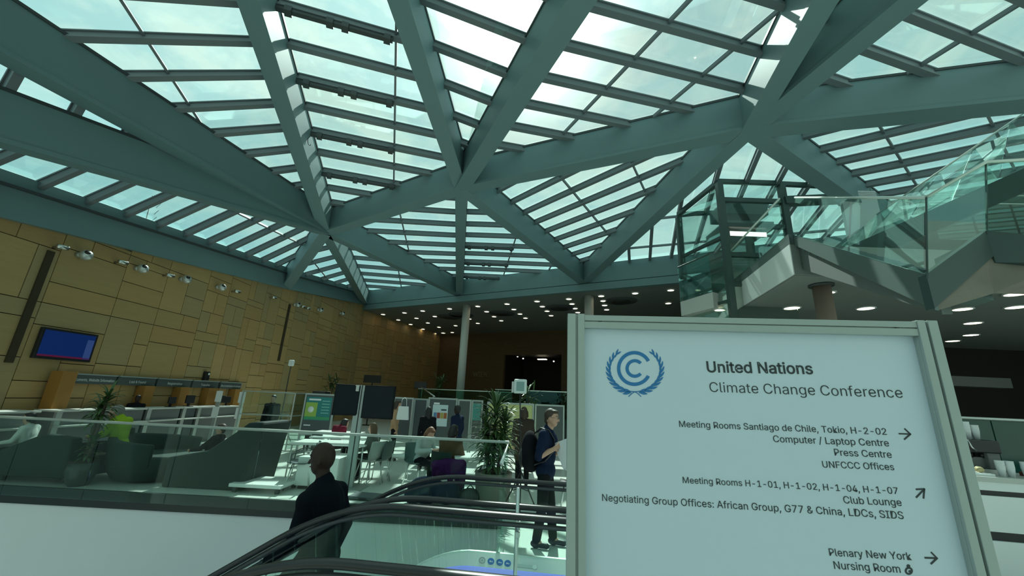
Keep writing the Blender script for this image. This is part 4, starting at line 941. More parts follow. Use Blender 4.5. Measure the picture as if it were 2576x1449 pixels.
# long sofa at the left
t = thing('long_sofa', 'long dark green curved sofa at the far left behind the glass balustrade', 'sofa', (-8.85, 7.98, 0), rot=R_(2))
m = MB(); m.plate([(-1.3, -.55, .08), (.95, -.55, .08), (1.15, .4, .08), (-1.3, .4, .08)], (0, 0, 1), .34); m.build('seat', black, t, bevel=.06)
m = MB(); vs = []; n = 14
for i in range(n + 1):
    x = -1.3 + 2.3 * i / n; hh = .46 + .36 * min(1, max(0, (x + .35) / .8)) - .1 * max(0, (x - .5)); 
    for dy, z in ((-.62, .1), (-.70, hh), (-.50, hh), (-.42, .42)): vs.append(V((x, dy, z)))
m.add(vs, [(i * 4 + j, i * 4 + (j + 1) % 4, (i + 1) * 4 + (j + 1) % 4, (i + 1) * 4 + j) for i in range(n) for j in range(4)] + [(0, 1, 2, 3), (n * 4 + 3, n * 4 + 2, n * 4 + 1, n * 4)], 0, True); m.build('backrest', green_fab, t, bevel=.03)
for x in (-1.2, -.3, .8): m = MB(); m.box((x, -.45, 0), (x + .06, -.39, .09)); m.build('foot', black, t)
# purple jacket, bags on the floor
ch = (at_y(1142, 1085, 8.0).x - .06, 7.82)
t = thing('jacket', 'purple quilted jacket hanging over the chair of the person in brown', 'jacket', (ch[0], ch[1] - .2, .3))
m = MB(); c_ = V((ch[0] + .10, ch[1] - .28, .58)); m.ell(c_, (.27, .10, .15)); m.ell(c_ + V((.2, .02, -.16)), (.10, .08, .22)); m.ell(c_ + V((-.2, .02, -.08)), (.12, .09, .13)); m.cap(c_ + V((-.25, 0, .02)), c_ + V((.22, 0, .06)), .09, .08); m.cap(c_ + V((-.05, -.06, .05)), c_ + V((.05, -.08, -.22)), .06, .05); m.build('cloth', cloth('purple', (.055, .012, .075)), t, remesh=.018)
t = thing('dark_coat', 'dark navy coat bundled on the floor before the purple jacket', 'coat', (ch[0] - .3, ch[1] - .42, 0))
m = MB(); c_ = V((ch[0] - .25, ch[1] - .38, 0)); m.ell(c_ + V((0, 0, .22)), (.34, .16, .22)); m.ell(c_ + V((.35, .03, .18)), (.24, .15, .18)); m.ell(c_ + V((-.22, 0, .12)), (.16, .14, .13)); m.build('cloth', navy, t, remesh=.018)
t = thing('rucksack', 'black rucksack lying on the floor right of the bundled coat', 'bag', (ch[0] + .42, ch[1] - .3, 0))
m = MB(); c_ = V((ch[0] + .5, ch[1] - .35, .14)); m.ell(c_, (.2, .14, .14)); m.build('bag_body', black, t); m = MB(); m.tube([c_ + V((-.06, 0, .13)), c_ + V((0, 0, .19)), c_ + V((.06, 0, .13))], .01, 6); m.build('handle', black, t)
q = gp(905, 1262)
t = thing('dark_case', 'flat dark grey case lying on the floor at the foot of the screen post', 'case', (q.x, 7.55, 0)); m = MB(); m.rbox((q.x + .02, 7.6, .035), .52, .36, .05, R_(-8)); m.build('shell', panel_g, t, bevel=.015); m = MB(); m.rbox((q.x + .02, 7.42, .035), .14, .03, .02, R_(-8)); m.build('handle', black, t)

# ================================================================== PLANTS
def leaf(m, p, az, el_, ln, wd, droop, seg=5):
    d = V((math.cos(az) * math.cos(el_), math.sin(az) * math.cos(el_), math.sin(el_))); side = V((-math.sin(az), math.cos(az), 0)); pts = []; q = V(p)
    for i in range(seg + 1):
        t = i / seg; w_ = wd * (0.55 + .9 * t) * (1 - t) ** .55 * 1.25 if t < 1 else .001
        pts.append((q.copy(), w_)); d = (d + V((0, 0, -droop * (.4 + t)))).normalized(); q = q + d * ln / seg
    vs = []
    for c_, w_ in pts: up = V((0, 0, 1)); vs += [c_ - side * w_ + up * w_ * .35, c_, c_ + side * w_ + up * w_ * .35]
    fs = [(i * 3 + j, i * 3 + j + 1, (i + 1) * 3 + j + 1, (i + 1) * 3 + j) for i in range(seg) for j in (0, 1)]; m.add(vs, fs, 0, True)
def dracaena(label, x, y, pot_fn, stems, seed, pz):
    R = random.Random(seed); t = thing('potted_dracaena', label, 'plant', (x, y, 0), 'dracaenas in planters'); pot_fn(t)
    m = MB(); m.cyl((x, y, pz - .05), (x, y, pz), .2, .2, 20); m.build('soil', soil, t)
    tr, fo = MB(), MB()
    for dx, dy, top, rings, ln, spread in stems:
        p0, p1 = V((x + dx * .4, y + dy * .4, pz - .02)), V((x + dx, y + dy, top)); tr.tube([p0, (p0 + p1) / 2 + V((dx * .2, dy * .2, 0)), p1], [.03, .026, .018], 8)
        n = rings
        for i in range(n):
            f_ = i / n; z = top - spread * (1 - f_); b_ = p0 + (p1 - p0) * ((z - pz) / (top - pz))
            leaf(fo, b_, i * 2.4 + R.uniform(-.3, .3), R_(0 + 66 * f_ + R.uniform(-16, 16)), ln * R.uniform(.7, 1.1), .025, .34 - .06 * f_)
    tr.build('trunk', bark, t); fo.build('foliage', leaf_m, t); return t
rp = gp(1237, 1303)
def pot_r(t):
    x, y = -.36, 7.62; m = MB(); m.lathe([(.27, 0), (.29, .03), (.33, .5), (.335, .53), (.29, .53), (.27, .49)], (x, y, 0), 32); m.build('planter', pot_tan, t)
dracaena('bushy potted dracaena in a round planter at the corner of the glass balustrade', -.36, 7.62, pot_r, [(-.02, 0, 1.62, 110, .50, .55), (.17, .05, 1.42, 80, .42, .50), (-.20, .04, 1.34, 80, .42, .5), (.12, -.08, 1.10, 70, .40, .45), (-.15, -.06, 1.0, 70, .40, .45)], 4, .50)
lx, ly = at_y(207, 1180, 7.45).x, 7.45
def pot_l(t):
    m = MB(); m.lathe([(.12, 0), (.17, .06), (.215, .24), (.20, .38), (.18, .38), (.17, .35)], (lx, ly, 0), 32); m.build('planter', pot_m, t)
dracaena('tall potted dracaena in a dark bowl planter between the sofa and the armchair', lx, ly, pot_l, [(.06, .0, 1.52, 50, .34, .36), (-.08, .06, 1.34, 40, .32, .32), (.1, -.05, .76, 36, .24, .35)], 8, .40)
for i, (u, v, Y, h_) in enumerate(((1108, 962, 22.5, .9), (838, 965, 21.5, .9), (1330, 1000, 15.0, 1.0))):
    p = at_y(u, v, Y); R = random.Random(30 + i); t = thing('potted_shrub', ['dark potted shrub left of the tall round column', 'dark potted shrub behind the left black monitor', 'dark potted shrub behind the man in the navy polo shirt'][i], 'plant', (p.x, Y, 0), 'dark shrubs at the back')
    m = MB(); m.lathe([(.25, 0), (.33, .6), (.3, .6), (.28, .56)], (p.x, Y, 0), 20); m.build('planter', pot_m, t)
    m = MB(); m.cyl((p.x, Y, .5), (p.x, Y, p.z), .04, .03, 8); m.build('trunk', bark, t); m = MB()
    for k_ in range(70): leaf(m, (p.x + R.uniform(-.2, .2), Y + R.uniform(-.2, .2), p.z + R.uniform(-.5, .3)), R.uniform(0, 6.28), R.uniform(-.3, 1.2), .45, .035, .1)
    m.build('foliage', leaf_m, t)

# ================================================================== BOARDS, SCREENS, TRIPOD
def pboard(label, u0, v0, u1, v1, Y, z0, poster=None, frame=alu, face_m=None, yaw=0, legs=True):
    a, b = at_y(u0, v0, Y), at_y(u1, v1, Y); top = (a.z + b.z) / 2; w_ = b.x - a.x
    t = thing('display_board', label, 'board', (a.x + w_ / 2, Y, 0), 'display boards across the hall')
    for x in (a.x, b.x - .045): m = MB(); m.box((x, Y - .025, 0), (x + .045, Y + .025, top)); m.box((x - .0, Y - .25, 0), (x + .045, Y + .25, .03)); m.build('post', frame, t)
    for z in (top - .045, z0): m = MB(); m.box((a.x + .045, Y - .02, z), (b.x - .045, Y + .02, z + .045)); m.build('rail', frame, t)
    m = MB(); m.box((a.x + .045, Y - .012, z0 + .045), (b.x - .045, Y + .012, top - .045)); m.build('panel', face_m or panel_g, t)
    return t, a.x, b.x, top
def paper(t, name, x0, x1, z0, z1, Y, m_): m = MB(); m.box((x0, Y, z0), (x1, Y + .004, z1)); return m.build(name, m_, t)
BY = 12.2
t, x0, x1, tp = pboard('grey display board with the green and blue poster', 770, 989, 846, 992, BY, .50)
gp_ = mat('poster_green', (.05, .30, .14), .5); tp_ = mat('poster_teal', (.02, .20, .20), .5); lg = mat('poster_lime', (.28, .45, .08), .5)
p_ = paper(t, 'poster', x0 + .07, x1 - .09, tp - .76, tp - .10, BY - .018, tp_); paper(p_, 'poster_field', x0 + .07, x0 + .42, tp - .66, tp - .26, BY - .021, lg); paper(p_, 'poster_field', x0 + .07, x1 - .09, tp - .74, tp - .66, BY - .021, gp_); paper(p_, 'poster_heading', x0 + .14, x0 + .5, tp - .20, tp - .15, BY - .021, white)
m = MB(); m.cyl((x0 + .24, BY - .026, tp - .46), (x0 + .24, BY - .02, tp - .46), .09, .09, 20); m.build('poster_disc', white, p_)
for k_ in range(5): paper(p_, 'poster_lines', x0 + .55, x1 - .14, tp - .22 - k_ * .085, tp - .20 - k_ * .085, BY - .021, mat('poster_pale', (.25, .55, .5), .5))
paper(t, 'notice', x0 + .1, x0 + .3, .76, .79, BY - .018, white)
t, x0, x1, tp = pboard('grey display board beside the tote bag, right of the black monitors', 992, 999, 1042, 1000, BY, .50)
pboard('narrow grey display board left of the colourful poster', 1043, 1002, 1078, 1003, BY + .5, .50)
t, x0, x1, tp = pboard('wide grey display board with the white poster of coloured blocks', 1079, 1000, 1152, 1002, BY - .1, .50)
p_ = paper(t, 'poster', x0 + .15, x0 + .60, tp - .80, tp - .2, BY - .118, mat('poster_white', (.55, .68, .72), .5))
for k_, c_ in enumerate(((.10, .22, .42), (.30, .05, .03), (.45, .36, .08), (.38, .12, .03))): paper(p_, 'poster_block', x0 + .19 + k_ * .10, x0 + .28 + k_ * .10, tp - .58, tp - .42, BY - .122, mat('block_%d' % k_, c_, .5))
m = MB(); m.box((x0 + .40, BY - .122, tp - .36), (x0 + .56, BY - .118, tp - .32)); m.build('poster_label', ink, p_); paper(p_, 'poster_heading', x0 + .17, x0 + .34, tp - .19, tp - .14, BY - .118, white)
pboard('narrow grey display board behind the person in the navy jacket', 1153, 1004, 1187, 1006, BY - .1, .50)
t, x0, x1, tp = pboard('display board with the teal map poster left of the dracaena', 1188, 1006, 1216, 1007, BY + .4, .50); paper(t, 'poster', x0 + .04, x1 - .06, tp - .6, tp - .1, BY + .38, mat('poster_sea', (.06, .28, .26), .5))
pboard('yellow display board behind the dracaena', 1226, 1010, 1344, 1016, 11.2, .45, face_m=mat('board_yellow', (.50, .52, .22), .7))
pboard('dark grey display board right of the yellow board', 1346, 1016, 1420, 1020, 12.0, .4)
# two tall monitors back to back on a post
sy_ = 8.25; pa = at_y(908, 1000, sy_)
t = thing('monitor_stand', 'pair of upright black monitors on a tall steel double post', 'monitor', (pa.x, sy_, 0))
for dx, w_ in ((-.055, .10), (.05, .07)): m = MB(); m.box((pa.x + dx - w_ / 2, sy_ - .02, .02), (pa.x + dx + w_ / 2, sy_ + .05, 1.92)); m.build('post', alu, t, bevel=.004)
m = MB(); m.box((pa.x - .012, sy_ - .01, .02), (pa.x + .012, sy_ + .04, 1.9)); m.build('cable_slot', black, t)
m = MB(); m.box((pa.x - .3, sy_ - .25, 0), (pa.x + .3, sy_ + .3, .02)); m.build('base_plate', satin, t)
for u0, u1, v0, v1, yaw in ((854, 902, 966, 1046, .35), (921, 990, 969, 1055, -.12)):
    a, b = at_y(u0, v0, sy_), at_y(u1, v1, sy_); c_ = (a + b) / 2; wd = abs(b.x - a.x) / math.cos(yaw); hh = (a.z - b.z)
    m = MB(); m.rbox((c_.x, sy_ - .06, c_.z), wd, .06, hh, yaw); s_ = m.build('screen_housing', mat('matt_black', (.010, .012, .013), .6, spec=.15), t, bevel=.006)
    m = MB(); m.rbox(V((c_.x, sy_ - .06, c_.z)) + Matrix.Rotation(yaw, 3, 'Z') @ V((0, -.032, 0)), wd - .04, .006, hh - .05, yaw); m.build('display', mat('screen_off', (.006, .012, .018), .45, spec=.2), s_)
for x in (-.11, .12): m = MB(); m.box((pa.x + x - .06, sy_ - .05, 1.80), (pa.x + x + .06, sy_ + .0, 1.92)); m.build('bracket', plaster, t, bevel=.004)
# tripod with flat panel head
tx, ty = .12, 7.25; hd_ = at_y(1309, 972, ty)
t = thing('antenna_tripod', 'black tripod with a white rounded flat panel on top, behind the walking man', 'tripod', (tx, ty, 0))
m = MB(); m.cyl((tx - .0, ty, .42), (hd_.x, ty, hd_.z - .1), .016, .011, 10); m.build('pole', black, t)
for k_ in range(3):
    a_ = R_(30 + 120 * k_); m = MB(); m.tube([(tx, ty, .62), (tx + .33 * math.cos(a_), ty + .33 * math.sin(a_), .0)], .012, 8); m.build('leg', black, t)
    m = MB(); m.tube([(tx, ty, .36), (tx + .17 * math.cos(a_), ty + .17 * math.sin(a_), .30)], .008, 6); m.build('brace', black, t)
m = MB(); m.box((hd_.x - .115, ty - .02, hd_.z - .125), (hd_.x + .115, ty + .02, hd_.z + .125)); m.build('panel_head', mat('panel_white', (.62, .70, .68), .35), t, bevel=.05)
m = MB(); m.box((hd_.x - .07, ty - .026, hd_.z - .08), (hd_.x + .07, ty - .018, hd_.z + .08)); m.build('panel_inset', mat('panel_teal', (.20, .34, .33), .4), t, bevel=.02); m = MB(); m.box((hd_.x - .155, ty + .03, hd_.z - .11), (hd_.x - .07, ty + .05, hd_.z + .08)); m.build('rear_plate', satin, t)
# second tripod by the wood wall
p = at_y(733, 914, 14.5); t = thing('antenna_tripod', 'thin black mast with a small white box on top before the wood wall', 'tripod', (p.x, 14.5, 0))
m = MB(); m.cyl((p.x, 14.5, .5), p, .02, .014, 8); m.build('pole', black, t); m = MB(); m.box((p.x - .1, 14.45, p.z - .1), (p.x + .1, 14.55, p.z + .12)); m.build('panel_head', white, t, bevel=.04)
for k_ in range(3): a_ = R_(20 + 120 * k_); m = MB(); m.tube([(p.x, 14.5, .8), (p.x + .45 * math.cos(a_), 14.5 + .45 * math.sin(a_), 0)], .014, 6); m.build('leg', black, t)
# glass booth
bY = 12.3; a, b = at_y(612, 985, bY), at_y(744, 990, bY)
t = thing('glass_booth', 'frameless glass booth before the wood wall, left of the green poster board', 'booth', (a.x, bY, 0)); tz = (a.z + b.z) / 2
for (xa, ya), (xb, yb) in (((a.x, bY), (b.x, bY)), ((b.x, bY), (b.x, bY + 1.2)), ((a.x + .7, bY + .6), (b.x - .4, bY + .6))):
    m = MB(); m.plate([(xa, ya, .05), (xb, yb, .05), (xb, yb, tz), (xa, ya, tz)], (yb - ya, -(xb - xa), 0), .012); m.build('glass_wall', clearglass, t)
    m = MB(); m.beam((xa, ya, tz), (xb, yb, tz), .03, .03); m.build('top_rail', alu, t); m = MB(); m.beam((xa, ya, .98), (xb, yb, .98), .025, .03); m.build('mid_rail', alu, t)
for x, y_ in ((a.x, bY), (b.x, bY), (b.x, bY + 1.2)): m = MB(); m.box((x - .015, y_ - .015, 0), (x + .015, y_ + .015, tz)); m.build('post', satin, t)
m = MB(); m.box((b.x + .15, 13.0, 0), (b.x + .55, 13.4, 1.75)); t = tag(m.build('dark_cabinet', black, bevel=.01), 'dark upright cabinet between the glass booth and the green poster board', 'cabinet')
# black televisions / openings on the wall behind
for i, (u0, v0, u1, v1) in enumerate(((917, 943, 957, 964), (1044, 960, 1073, 978))):
    p0, p1 = at_y(u0, v0, 23), at_y(u1, v1, 23); t = thing('wall_monitor', ['black screen on a pole above the two black monitors', 'black screen on a pole left of the round column'][i], 'screen', (p0.x, 23, 0), 'black screens at the back')
    m = MB(); m.box((p0.x, 22.95, p1.z), (p1.x, 23.02, p0.z)); m.build('screen', black, t); m = MB(); xm = (p0.x + p1.x) / 2; m.box((xm - .03, 23.02, 0), (xm + .03, 23.08, p0.z)); m.box((xm - .3, 22.8, 0), (xm + .3, 23.3, .03)); m.build('stand', black, t)
# raised gallery with glass behind the boards
g0, g1, g2 = at_y(1048, 972, 24.0), at_y(1100, 985, 22.0), at_y(1290, 985, 20.6)
balustrade('glass balustrade on a dark plinth at the back, left of the dracaena top', [(g1.x - 1.0, 21.8, .9), (g2.x, 20.4, .9)], .0, at_y(1180, 983, 21).z - .9, 1.6, name='back_balustrade', gm=deepglass)
balustrade('glass balustrade on a dark plinth at the back, behind the white panel tripod', [(at_y(1246, 980, 18).x, 18.0, .9), (at_y(1500, 990, 16.2).x, 16.2, .9)], .0, at_y(1246, 980, 18).z - .9, 1.6, name='back_balustrade', gm=deepglass)
m = MB(); m.plate([(g1.x - 1.0, 21.7, 0), (g2.x, 20.3, 0), (g2.x, 24.5, 0), (g1.x - 1, 26, 0)], (0, 0, 1), .9); m.build('trim_4', slate, kind='structure')
m = MB(); m.plate([(at_y(1246, 980, 18).x, 17.9, 0), (at_y(1500, 990, 16.2).x + 3, 15.5, 0), (6, 20, 0), (at_y(1246, 980, 18).x, 20.3, 0)], (0, 0, 1), .9); m.build('trim_5', slate, kind='structure')
t = thing('stair_handrail', 'sloping steel handrail at the back, right of the black screen', 'handrail', (at_y(1090, 995, 20).x, 20, 0)); m = MB(); m.tube([at_y(1058, 973, 22), at_y(1094, 998, 20)], .03, 8); m.build('rail', chrome, t)
for q in (at_y(1062, 976, 21.8), at_y(1090, 995, 20.3)): m = MB(); m.cyl((q.x, q.y, 0), q, .02, .02, 8); m.build('post', chrome, t)

# ================================================================== RIGHT: GALLERY SLAB, STAIRS, LIFT, CAFE
MZ0, MZ1 = 4.8, 5.53
Pc = at_z(2000, 690, MZ0); Pl = at_z(1830, 795, MZ0); ML = (Pl - Pc).normalized(); far = Pc + ML * 8.2
far2 = V((34, far.y + 2, MZ0)); nr2 = V((34, Pc.y, MZ0))
m = MB(); m.plate([Pc, far, far2, nr2], (0, 0, 1), MZ1 - MZ0); m.build('ceiling_gallery', mat('gallery_shaded_plaster', (.30, .33, .31), .7), kind='structure')  # greyer plaster: shade of the front face put into the colour
m = MB(); m.plate([Pc + V((-.025, .0, 0)), far + V((-.025, 0, 0)), far + V((-.025, 0, .73)), Pc + V((-.025, 0, .73))], (1, -.17, 0), .02); m.build('trim_8', mat('fascia_lit_white', (.86, .88, .86), .5), kind='structure')  # bright plate on the slab: light on the left face put into its colour
und = mat('gallery_soffit', (.27, .29, .27), .75)
m = MB(); m.plate([Pc + V((.04, .04, -.012)), far + V((.04, 0, -.012)), far2 + V((0, 0, -.012)), nr2 + V((0, .04, -.012))], (0, 0, 1), .01); m.build('ceiling_soffit', und, kind='structure')
m = MB(); m.plate([Pc + V((-.03, -.03, .73)), far + V((-.03, 0, .73)), far + V((.2, 0, .73)), Pc + V((.2, .1, .73))], (0, 0, 1), .25); m.build('trim_6', mat('kerb_grey', (.13, .17, .16), .5), kind='structure')
# walls closing the hall at the right and behind the cafe
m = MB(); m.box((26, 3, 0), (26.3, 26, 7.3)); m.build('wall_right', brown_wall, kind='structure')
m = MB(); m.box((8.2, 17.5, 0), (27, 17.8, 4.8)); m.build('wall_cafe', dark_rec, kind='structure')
m = MB(); p0, p1 = at_y(2300, 942, 15), at_y(2541, 977, 15); m.box((p0.x - 3, 14.9, p1.z), (p1.x, 15.3, p0.z)); m.build('trim_7', grey_lam, kind='structure')
m = MB(); m.box((12, 8.0, 7.0), (34, 20, 7.3)); m.build('ceiling_right', ceil_m, kind='structure')
# gallery balustrade
rc, rlft = at_y(2000, 497, Pc.y + .02), at_y(1832, 680, Pl.y)
HR = rc.z - MZ1 - .25
balustrade('sloping looking glass balustrade on the left edge of the upper gallery', [Pc + V((-.02, .1, .98)), far + V((-.02, 0, .98))], -.05, HR, 1.15, gm=railglass)
# stair flights
P1 = Pc + V((.08, 0, .98)); P2 = at_y(2330, 690, 4.34); P3 = at_y(2480, 580, 4.34); P4 = at_y(2600, 592, 4.1)
R1, R2, R3_, R4 = at_y(2000, 497, Pc.y + .02), at_y(2330, 497, 4.34), at_y(2480, 408, 4.34), at_y(2600, 401, 4.1)
t = thing('gallery_staircase', 'staircase with dark stringer and glass sides dropping from the upper gallery to a landing', 'staircase', (P2.x, P2.y, 0))
inn = V((1.0, .3, 0))
def band(a, b, h_=.40, th=.12): m = MB(); s_ = (b - a).cross(V((0, 0, 1))).normalized(); m.plate([a + V((0, 0, -h_)), b + V((0, 0, -h_)), b, a], s_, th); return m
strg = mat('stringer_dark', (.045, .075, .07), .4); strl = mat('stringer_grey', (.10, .14, .13), .45)
m = MB(); s_ = (P2 - P1).cross(V((0, 0, 1))).normalized() * .12
m.hexa([P1 + V((0, 0, -.26)), P2 + V((0, 0, -.42)), P2 + V((0, 0, -.42)) + inn * .06, P1 + V((0, 0, -.26)) + inn * .06, P1, P2, P2 + inn * .06, P1 + inn * .06]); m.build('stringer', strl, t)
for a, b in ((P2, P3), (P3, P4)):
    m = MB(); o = V((.02, .12, 0)); m.hexa([a + V((0, 0, -.40)), b + V((0, 0, -.32)), b + V((0, 0, -.32)) + o, a + V((0, 0, -.40)) + o, a, b, b + o, a + o]); m.build('stringer', strg, t)
# soffits: plaster under the long flight, raw concrete under the landing
m = MB(); lo = V((0, 0, -.28)); m.hexa([P1 + V((.1, 0, -.85)), P2 + V((.1, .03, -.46)), P2 + V((.35, .15, -.42)), P1 + V((1.6, .4, -.85)), P1 + V((.1, 0, -.3)), P2 + V((.1, .03, -.1)), P2 + V((.35, .15, -.1)), P1 + V((1.6, .4, -.3))]); m.build('soffit', mat('soffit_plaster', (.12, .14, .13), .75), t)
Q2, Q3, Q4 = P2 + V((.04, .03, -.42)), P3 + V((0, .03, -.33)), P4 + V((0.2, .03, -.33))
B2, B4 = at_z(2500, 738, P2.z - .2), at_z(2640, 742, P2.z + .12)
m = MB(); m.add([Q2, Q3, Q4, B4, B2] + [p + V((0, 0, .12)) for p in (Q2, Q3, Q4, B4, B2)], [(0, 1, 2, 3, 4), (9, 8, 7, 6, 5)] + [(i, (i + 1) % 5, 5 + (i + 1) % 5, 5 + i) for i in range(5)]); m.build('landing_soffit', concrete, t)
n_ = 13
for i in range(n_):
    a = P1 + (P2 - P1) * (i / n_) + inn * .07; b = P1 + (P2 - P1) * ((i + 1) / n_) + inn * .07; m = MB(); z = b.z
    m.hexa([V((a.x, a.y, z - .18)), V((b.x, b.y, z - .18)), V((b.x, b.y, z - .18)) + inn, V((a.x, a.y, z - .18)) + inn, V((a.x, a.y, z + .0)), V((b.x, b.y, z)), V((b.x, b.y, z)) + inn, V((a.x, a.y, z)) + inn]); m.build('step', strl, t)
m = MB(); m.plate([P3 + V((0.05, .1, -.1)), P4 + V((.5, .1, -.1)), P4 + V((.7, .9, -.1)), P3 + V((.3, .9, -.1))], (0, 0, 1), .08); m.build('landing', strl, t)
m = MB(); m.tube([R1, R2, R3_, R4], .022, 10); m.build('handrail', rail_bright, t)
seg = [(P1, P2, R1, R2, (0, .14, .33, .60, 1)), (P2, P3, R2, R3_, (0, 1)), (P3, P4, R3_, R4, (0, 1))]
for a, b, c_, d_, cuts in seg:
    for f0, f1 in zip(cuts, cuts[1:]):
        g0, g1 = f0 + .008, f1 - .008; lo0, lo1, hi1, hi0 = a + (b - a) * g0, a + (b - a) * g1, c_ + (d_ - c_) * g1, c_ + (d_ - c_) * g0
        m = MB(); m.plate([lo0, lo1, hi1, hi0], (b - a).cross(V((0, 0, 1))), .014); m.build('glass_panel', railglass, t)
for p_, r_ in ((P2, R2), (P3, R3_)): m = MB(); m.cyl(p_ + V((0, 0, -.05)), r_, .010, .010, 8); m.build('glass_joint', strg, t)
# second flight climbing behind
t = thing('upper_staircase', 'second glass sided staircase climbing to the upper right behind the landing', 'staircase', tuple(at_y(2150, 640, 9.2)))
U0, U1, T0, T1 = at_y(2090, 640, 9.2), at_y(2640, 395, 7.2), at_y(2205, 540, 9.2), at_y(2640, 240, 7.2)
m = MB(); o = V((.1, 1.5, 0)); m.hexa([U0 + V((0, 0, -.5)), U1 + V((0, 0, -.5)), U1 + V((0, 0, -.5)) + o, U0 + V((0, 0, -.5)) + o, U0, U1, U1 + o, U0 + o]); m.build('stringer', strg, t)
m = MB(); m.tube([T0, T1], .02, 8); m.build('handrail', rail_bright, t)
for i in range(5):
    f0, f1 = i / 5 + .004, (i + 1) / 5 - .004; m = MB(); m.plate([U0 + (U1 - U0) * f0, U0 + (U1 - U0) * f1, T0 + (T1 - T0) * f1, T0 + (T1 - T0) * f0], (0, -1, 0), .014); m.build('glass_panel', clearglass, t)
Vq = [at_y(2330, 490, 8.6), at_y(2640, 493, 8.3)]
t = thing('gallery_rail', 'level steel rail with glass crossing behind the stair landing', 'balustrade', tuple(Vq[0]))
for dz in (0, -.22): m = MB(); m.tube([Vq[0] + V((-.5 if dz else 0, 0, dz)), Vq[1] + V((0, 0, dz))], .018, 8); m.build('handrail', rail_bright, t)
for i in range(3): a, b = Vq[0] + (Vq[1] - Vq[0]) * (i / 3 + .01), Vq[0] + (Vq[1] - Vq[0]) * ((i + 1) / 3 - .01); m = MB(); m.plate([a + V((0, 0, -1.15)), b + V((0, 0, -1.15)), b, a], (0, -1, 0), .014); m.build('glass_panel', railglass, t)
# white information panel standing on the gallery
p0, p1 = at_y(2113, 478, 11.0), at_y(2206, 498, 11.0)
t = thing('louvred_screen', 'white louvred panel standing behind the gallery handrail', 'panel', (p0.x, 11, MZ1))
m = MB(); m.box((p0.x, 11, MZ1), (p1.x, 11.1, p0.z)); m.build('panel', white, t)
for k_ in range(4): m = MB(); z = p0.z - .06 - k_ * .05; m.box((p0.x + .08, 10.985, z), (p1.x, 11, z + .02)); m.build('louvre', satin, t)
# glass lift tower
LY = 11.6; la, lb, lc = at_y(1806, 442, LY), at_y(1962, 452, LY), at_y(2168, 442, LY)
lk, lkb = at_y(1768, 500, 13.6), 13.6
green_st = mat('lift_steel', (.055, .09, .08), .4)
t = thing('glass_lift', 'glass lift shaft with dark green steel frame left of the stairs', 'lift', (la.x, LY, 0))
ztop = min(la.z, 9.0)
for x, y_, zt in ((la.x, LY, ztop), (lb.x, LY, ztop), (lc.x, LY, ztop - .1), (la.x - .55, 13.6, ztop - .3), (lb.x, 13.6, ztop)):
    m = MB(); m.box((x - .09, y_ - .09, MZ1 if x > la.x + .5 else 0), (x + .09, y_ + .09, zt)); m.build('corner_post', green_st, t)
for z in (ztop - .08, ztop - .75, 7.35, 6.35, 5.4):
    m = MB(); m.beam((la.x, LY, z), (lb.x, LY, z), .12, .14); m.build('cross_beam', green_st, t)
m = MB(); m.beam((lb.x, LY, ztop - .1), (lc.x, LY, ztop - .15), .12, .14); m.build('cross_beam', green_st, t)
m = MB(); m.beam((lb.x, LY, ztop - .8), (lc.x, LY, ztop - .55), .3, .25); m.build('cross_beam', green_st, t)
m = MB(); m.beam((lc.x - .9, LY, ztop - .75), (lc.x, LY, ztop - .2), .1, .1); m.build('cross_beam', green_st, t)
m = MB(); m.beam((lb.x, 13.6, ztop - .08), (la.x - .55, 13.6, ztop - .3), .12, .14); m.build('cross_beam', green_st, t)
m = MB(); m.beam((la.x, LY, ztop - .08), (la.x - .55, 13.6, ztop - .3), .12, .14); m.build('cross_beam', green_st, t)
for z in (7.0, 6.0, 4.9):
    m = MB(); m.beam((la.x, LY, z), (la.x - .55, 13.6, z), .08, .1); m.build('cross_beam', green_st, t)
m = MB(); m.plate([(la.x + .09, LY - .01, .1), (lb.x - .09, LY - .01, .1), (lb.x - .09, LY - .01, ztop - .1), (la.x + .09, LY - .01, ztop - .1)], (0, 1, 0), .015); m.build('glass_wall', clearglass, t)
m = MB(); m.plate([(la.x, LY + .09, .1), (la.x - .55, 13.5, .1), (la.x - .55, 13.5, ztop - .4), (la.x, LY + .09, ztop - .15)], (1, .25, 0), .015); m.build('glass_wall', clearglass, t)
cab = MB(); cab.box((la.x + .25, LY + .3, 6.0), (lb.x - .2, 13.3, 6.15)); cab.box((la.x + .25, LY + .3, 7.5), (lb.x - .2, 13.3, 7.75)); cab.box((la.x + .25, 13.2, 6.15), (lb.x - .2, 13.3, 7.5)); cab.build('cabin', mat('cabin_grey', (.16, .19, .18), .4, .4), t)
m = MB(); m.box((la.x + .35, LY + .28, 7.2), (lb.x - .5, LY + .3, 7.35)); m.build('cabin_light', spot_em, t)
m = MB(); m.box((la.x + .3, LY + .5, 8.1), (lb.x - .2, 13.0, 8.5)); m.build('hoist_gear', green_st, t)
# detached lower slab piece and its glass, left of the lift
s0, s1 = at_z(1714, 795, MZ0), at_z(1771, 745, MZ0 + .45)
m = MB(); q0 = V((s0.x, s0.y, MZ0)); q1 = V((la.x - .35, LY + .4, MZ0)); m.plate([q0, q1, q1 + V((.4, .2, 0)), q0 + V((1.4, .4, 0))], (0, 0, 1), .5); m.build('ceiling_bridge', plaster, kind='structure')
balustrade('glass balustrade of the short bridge left of the glass lift', [q0 + V((0, 0, .52)), q1 + V((0, 0, .52))], 0, 1.25, 1.1, gm=clearglass, rail_m=green_st)
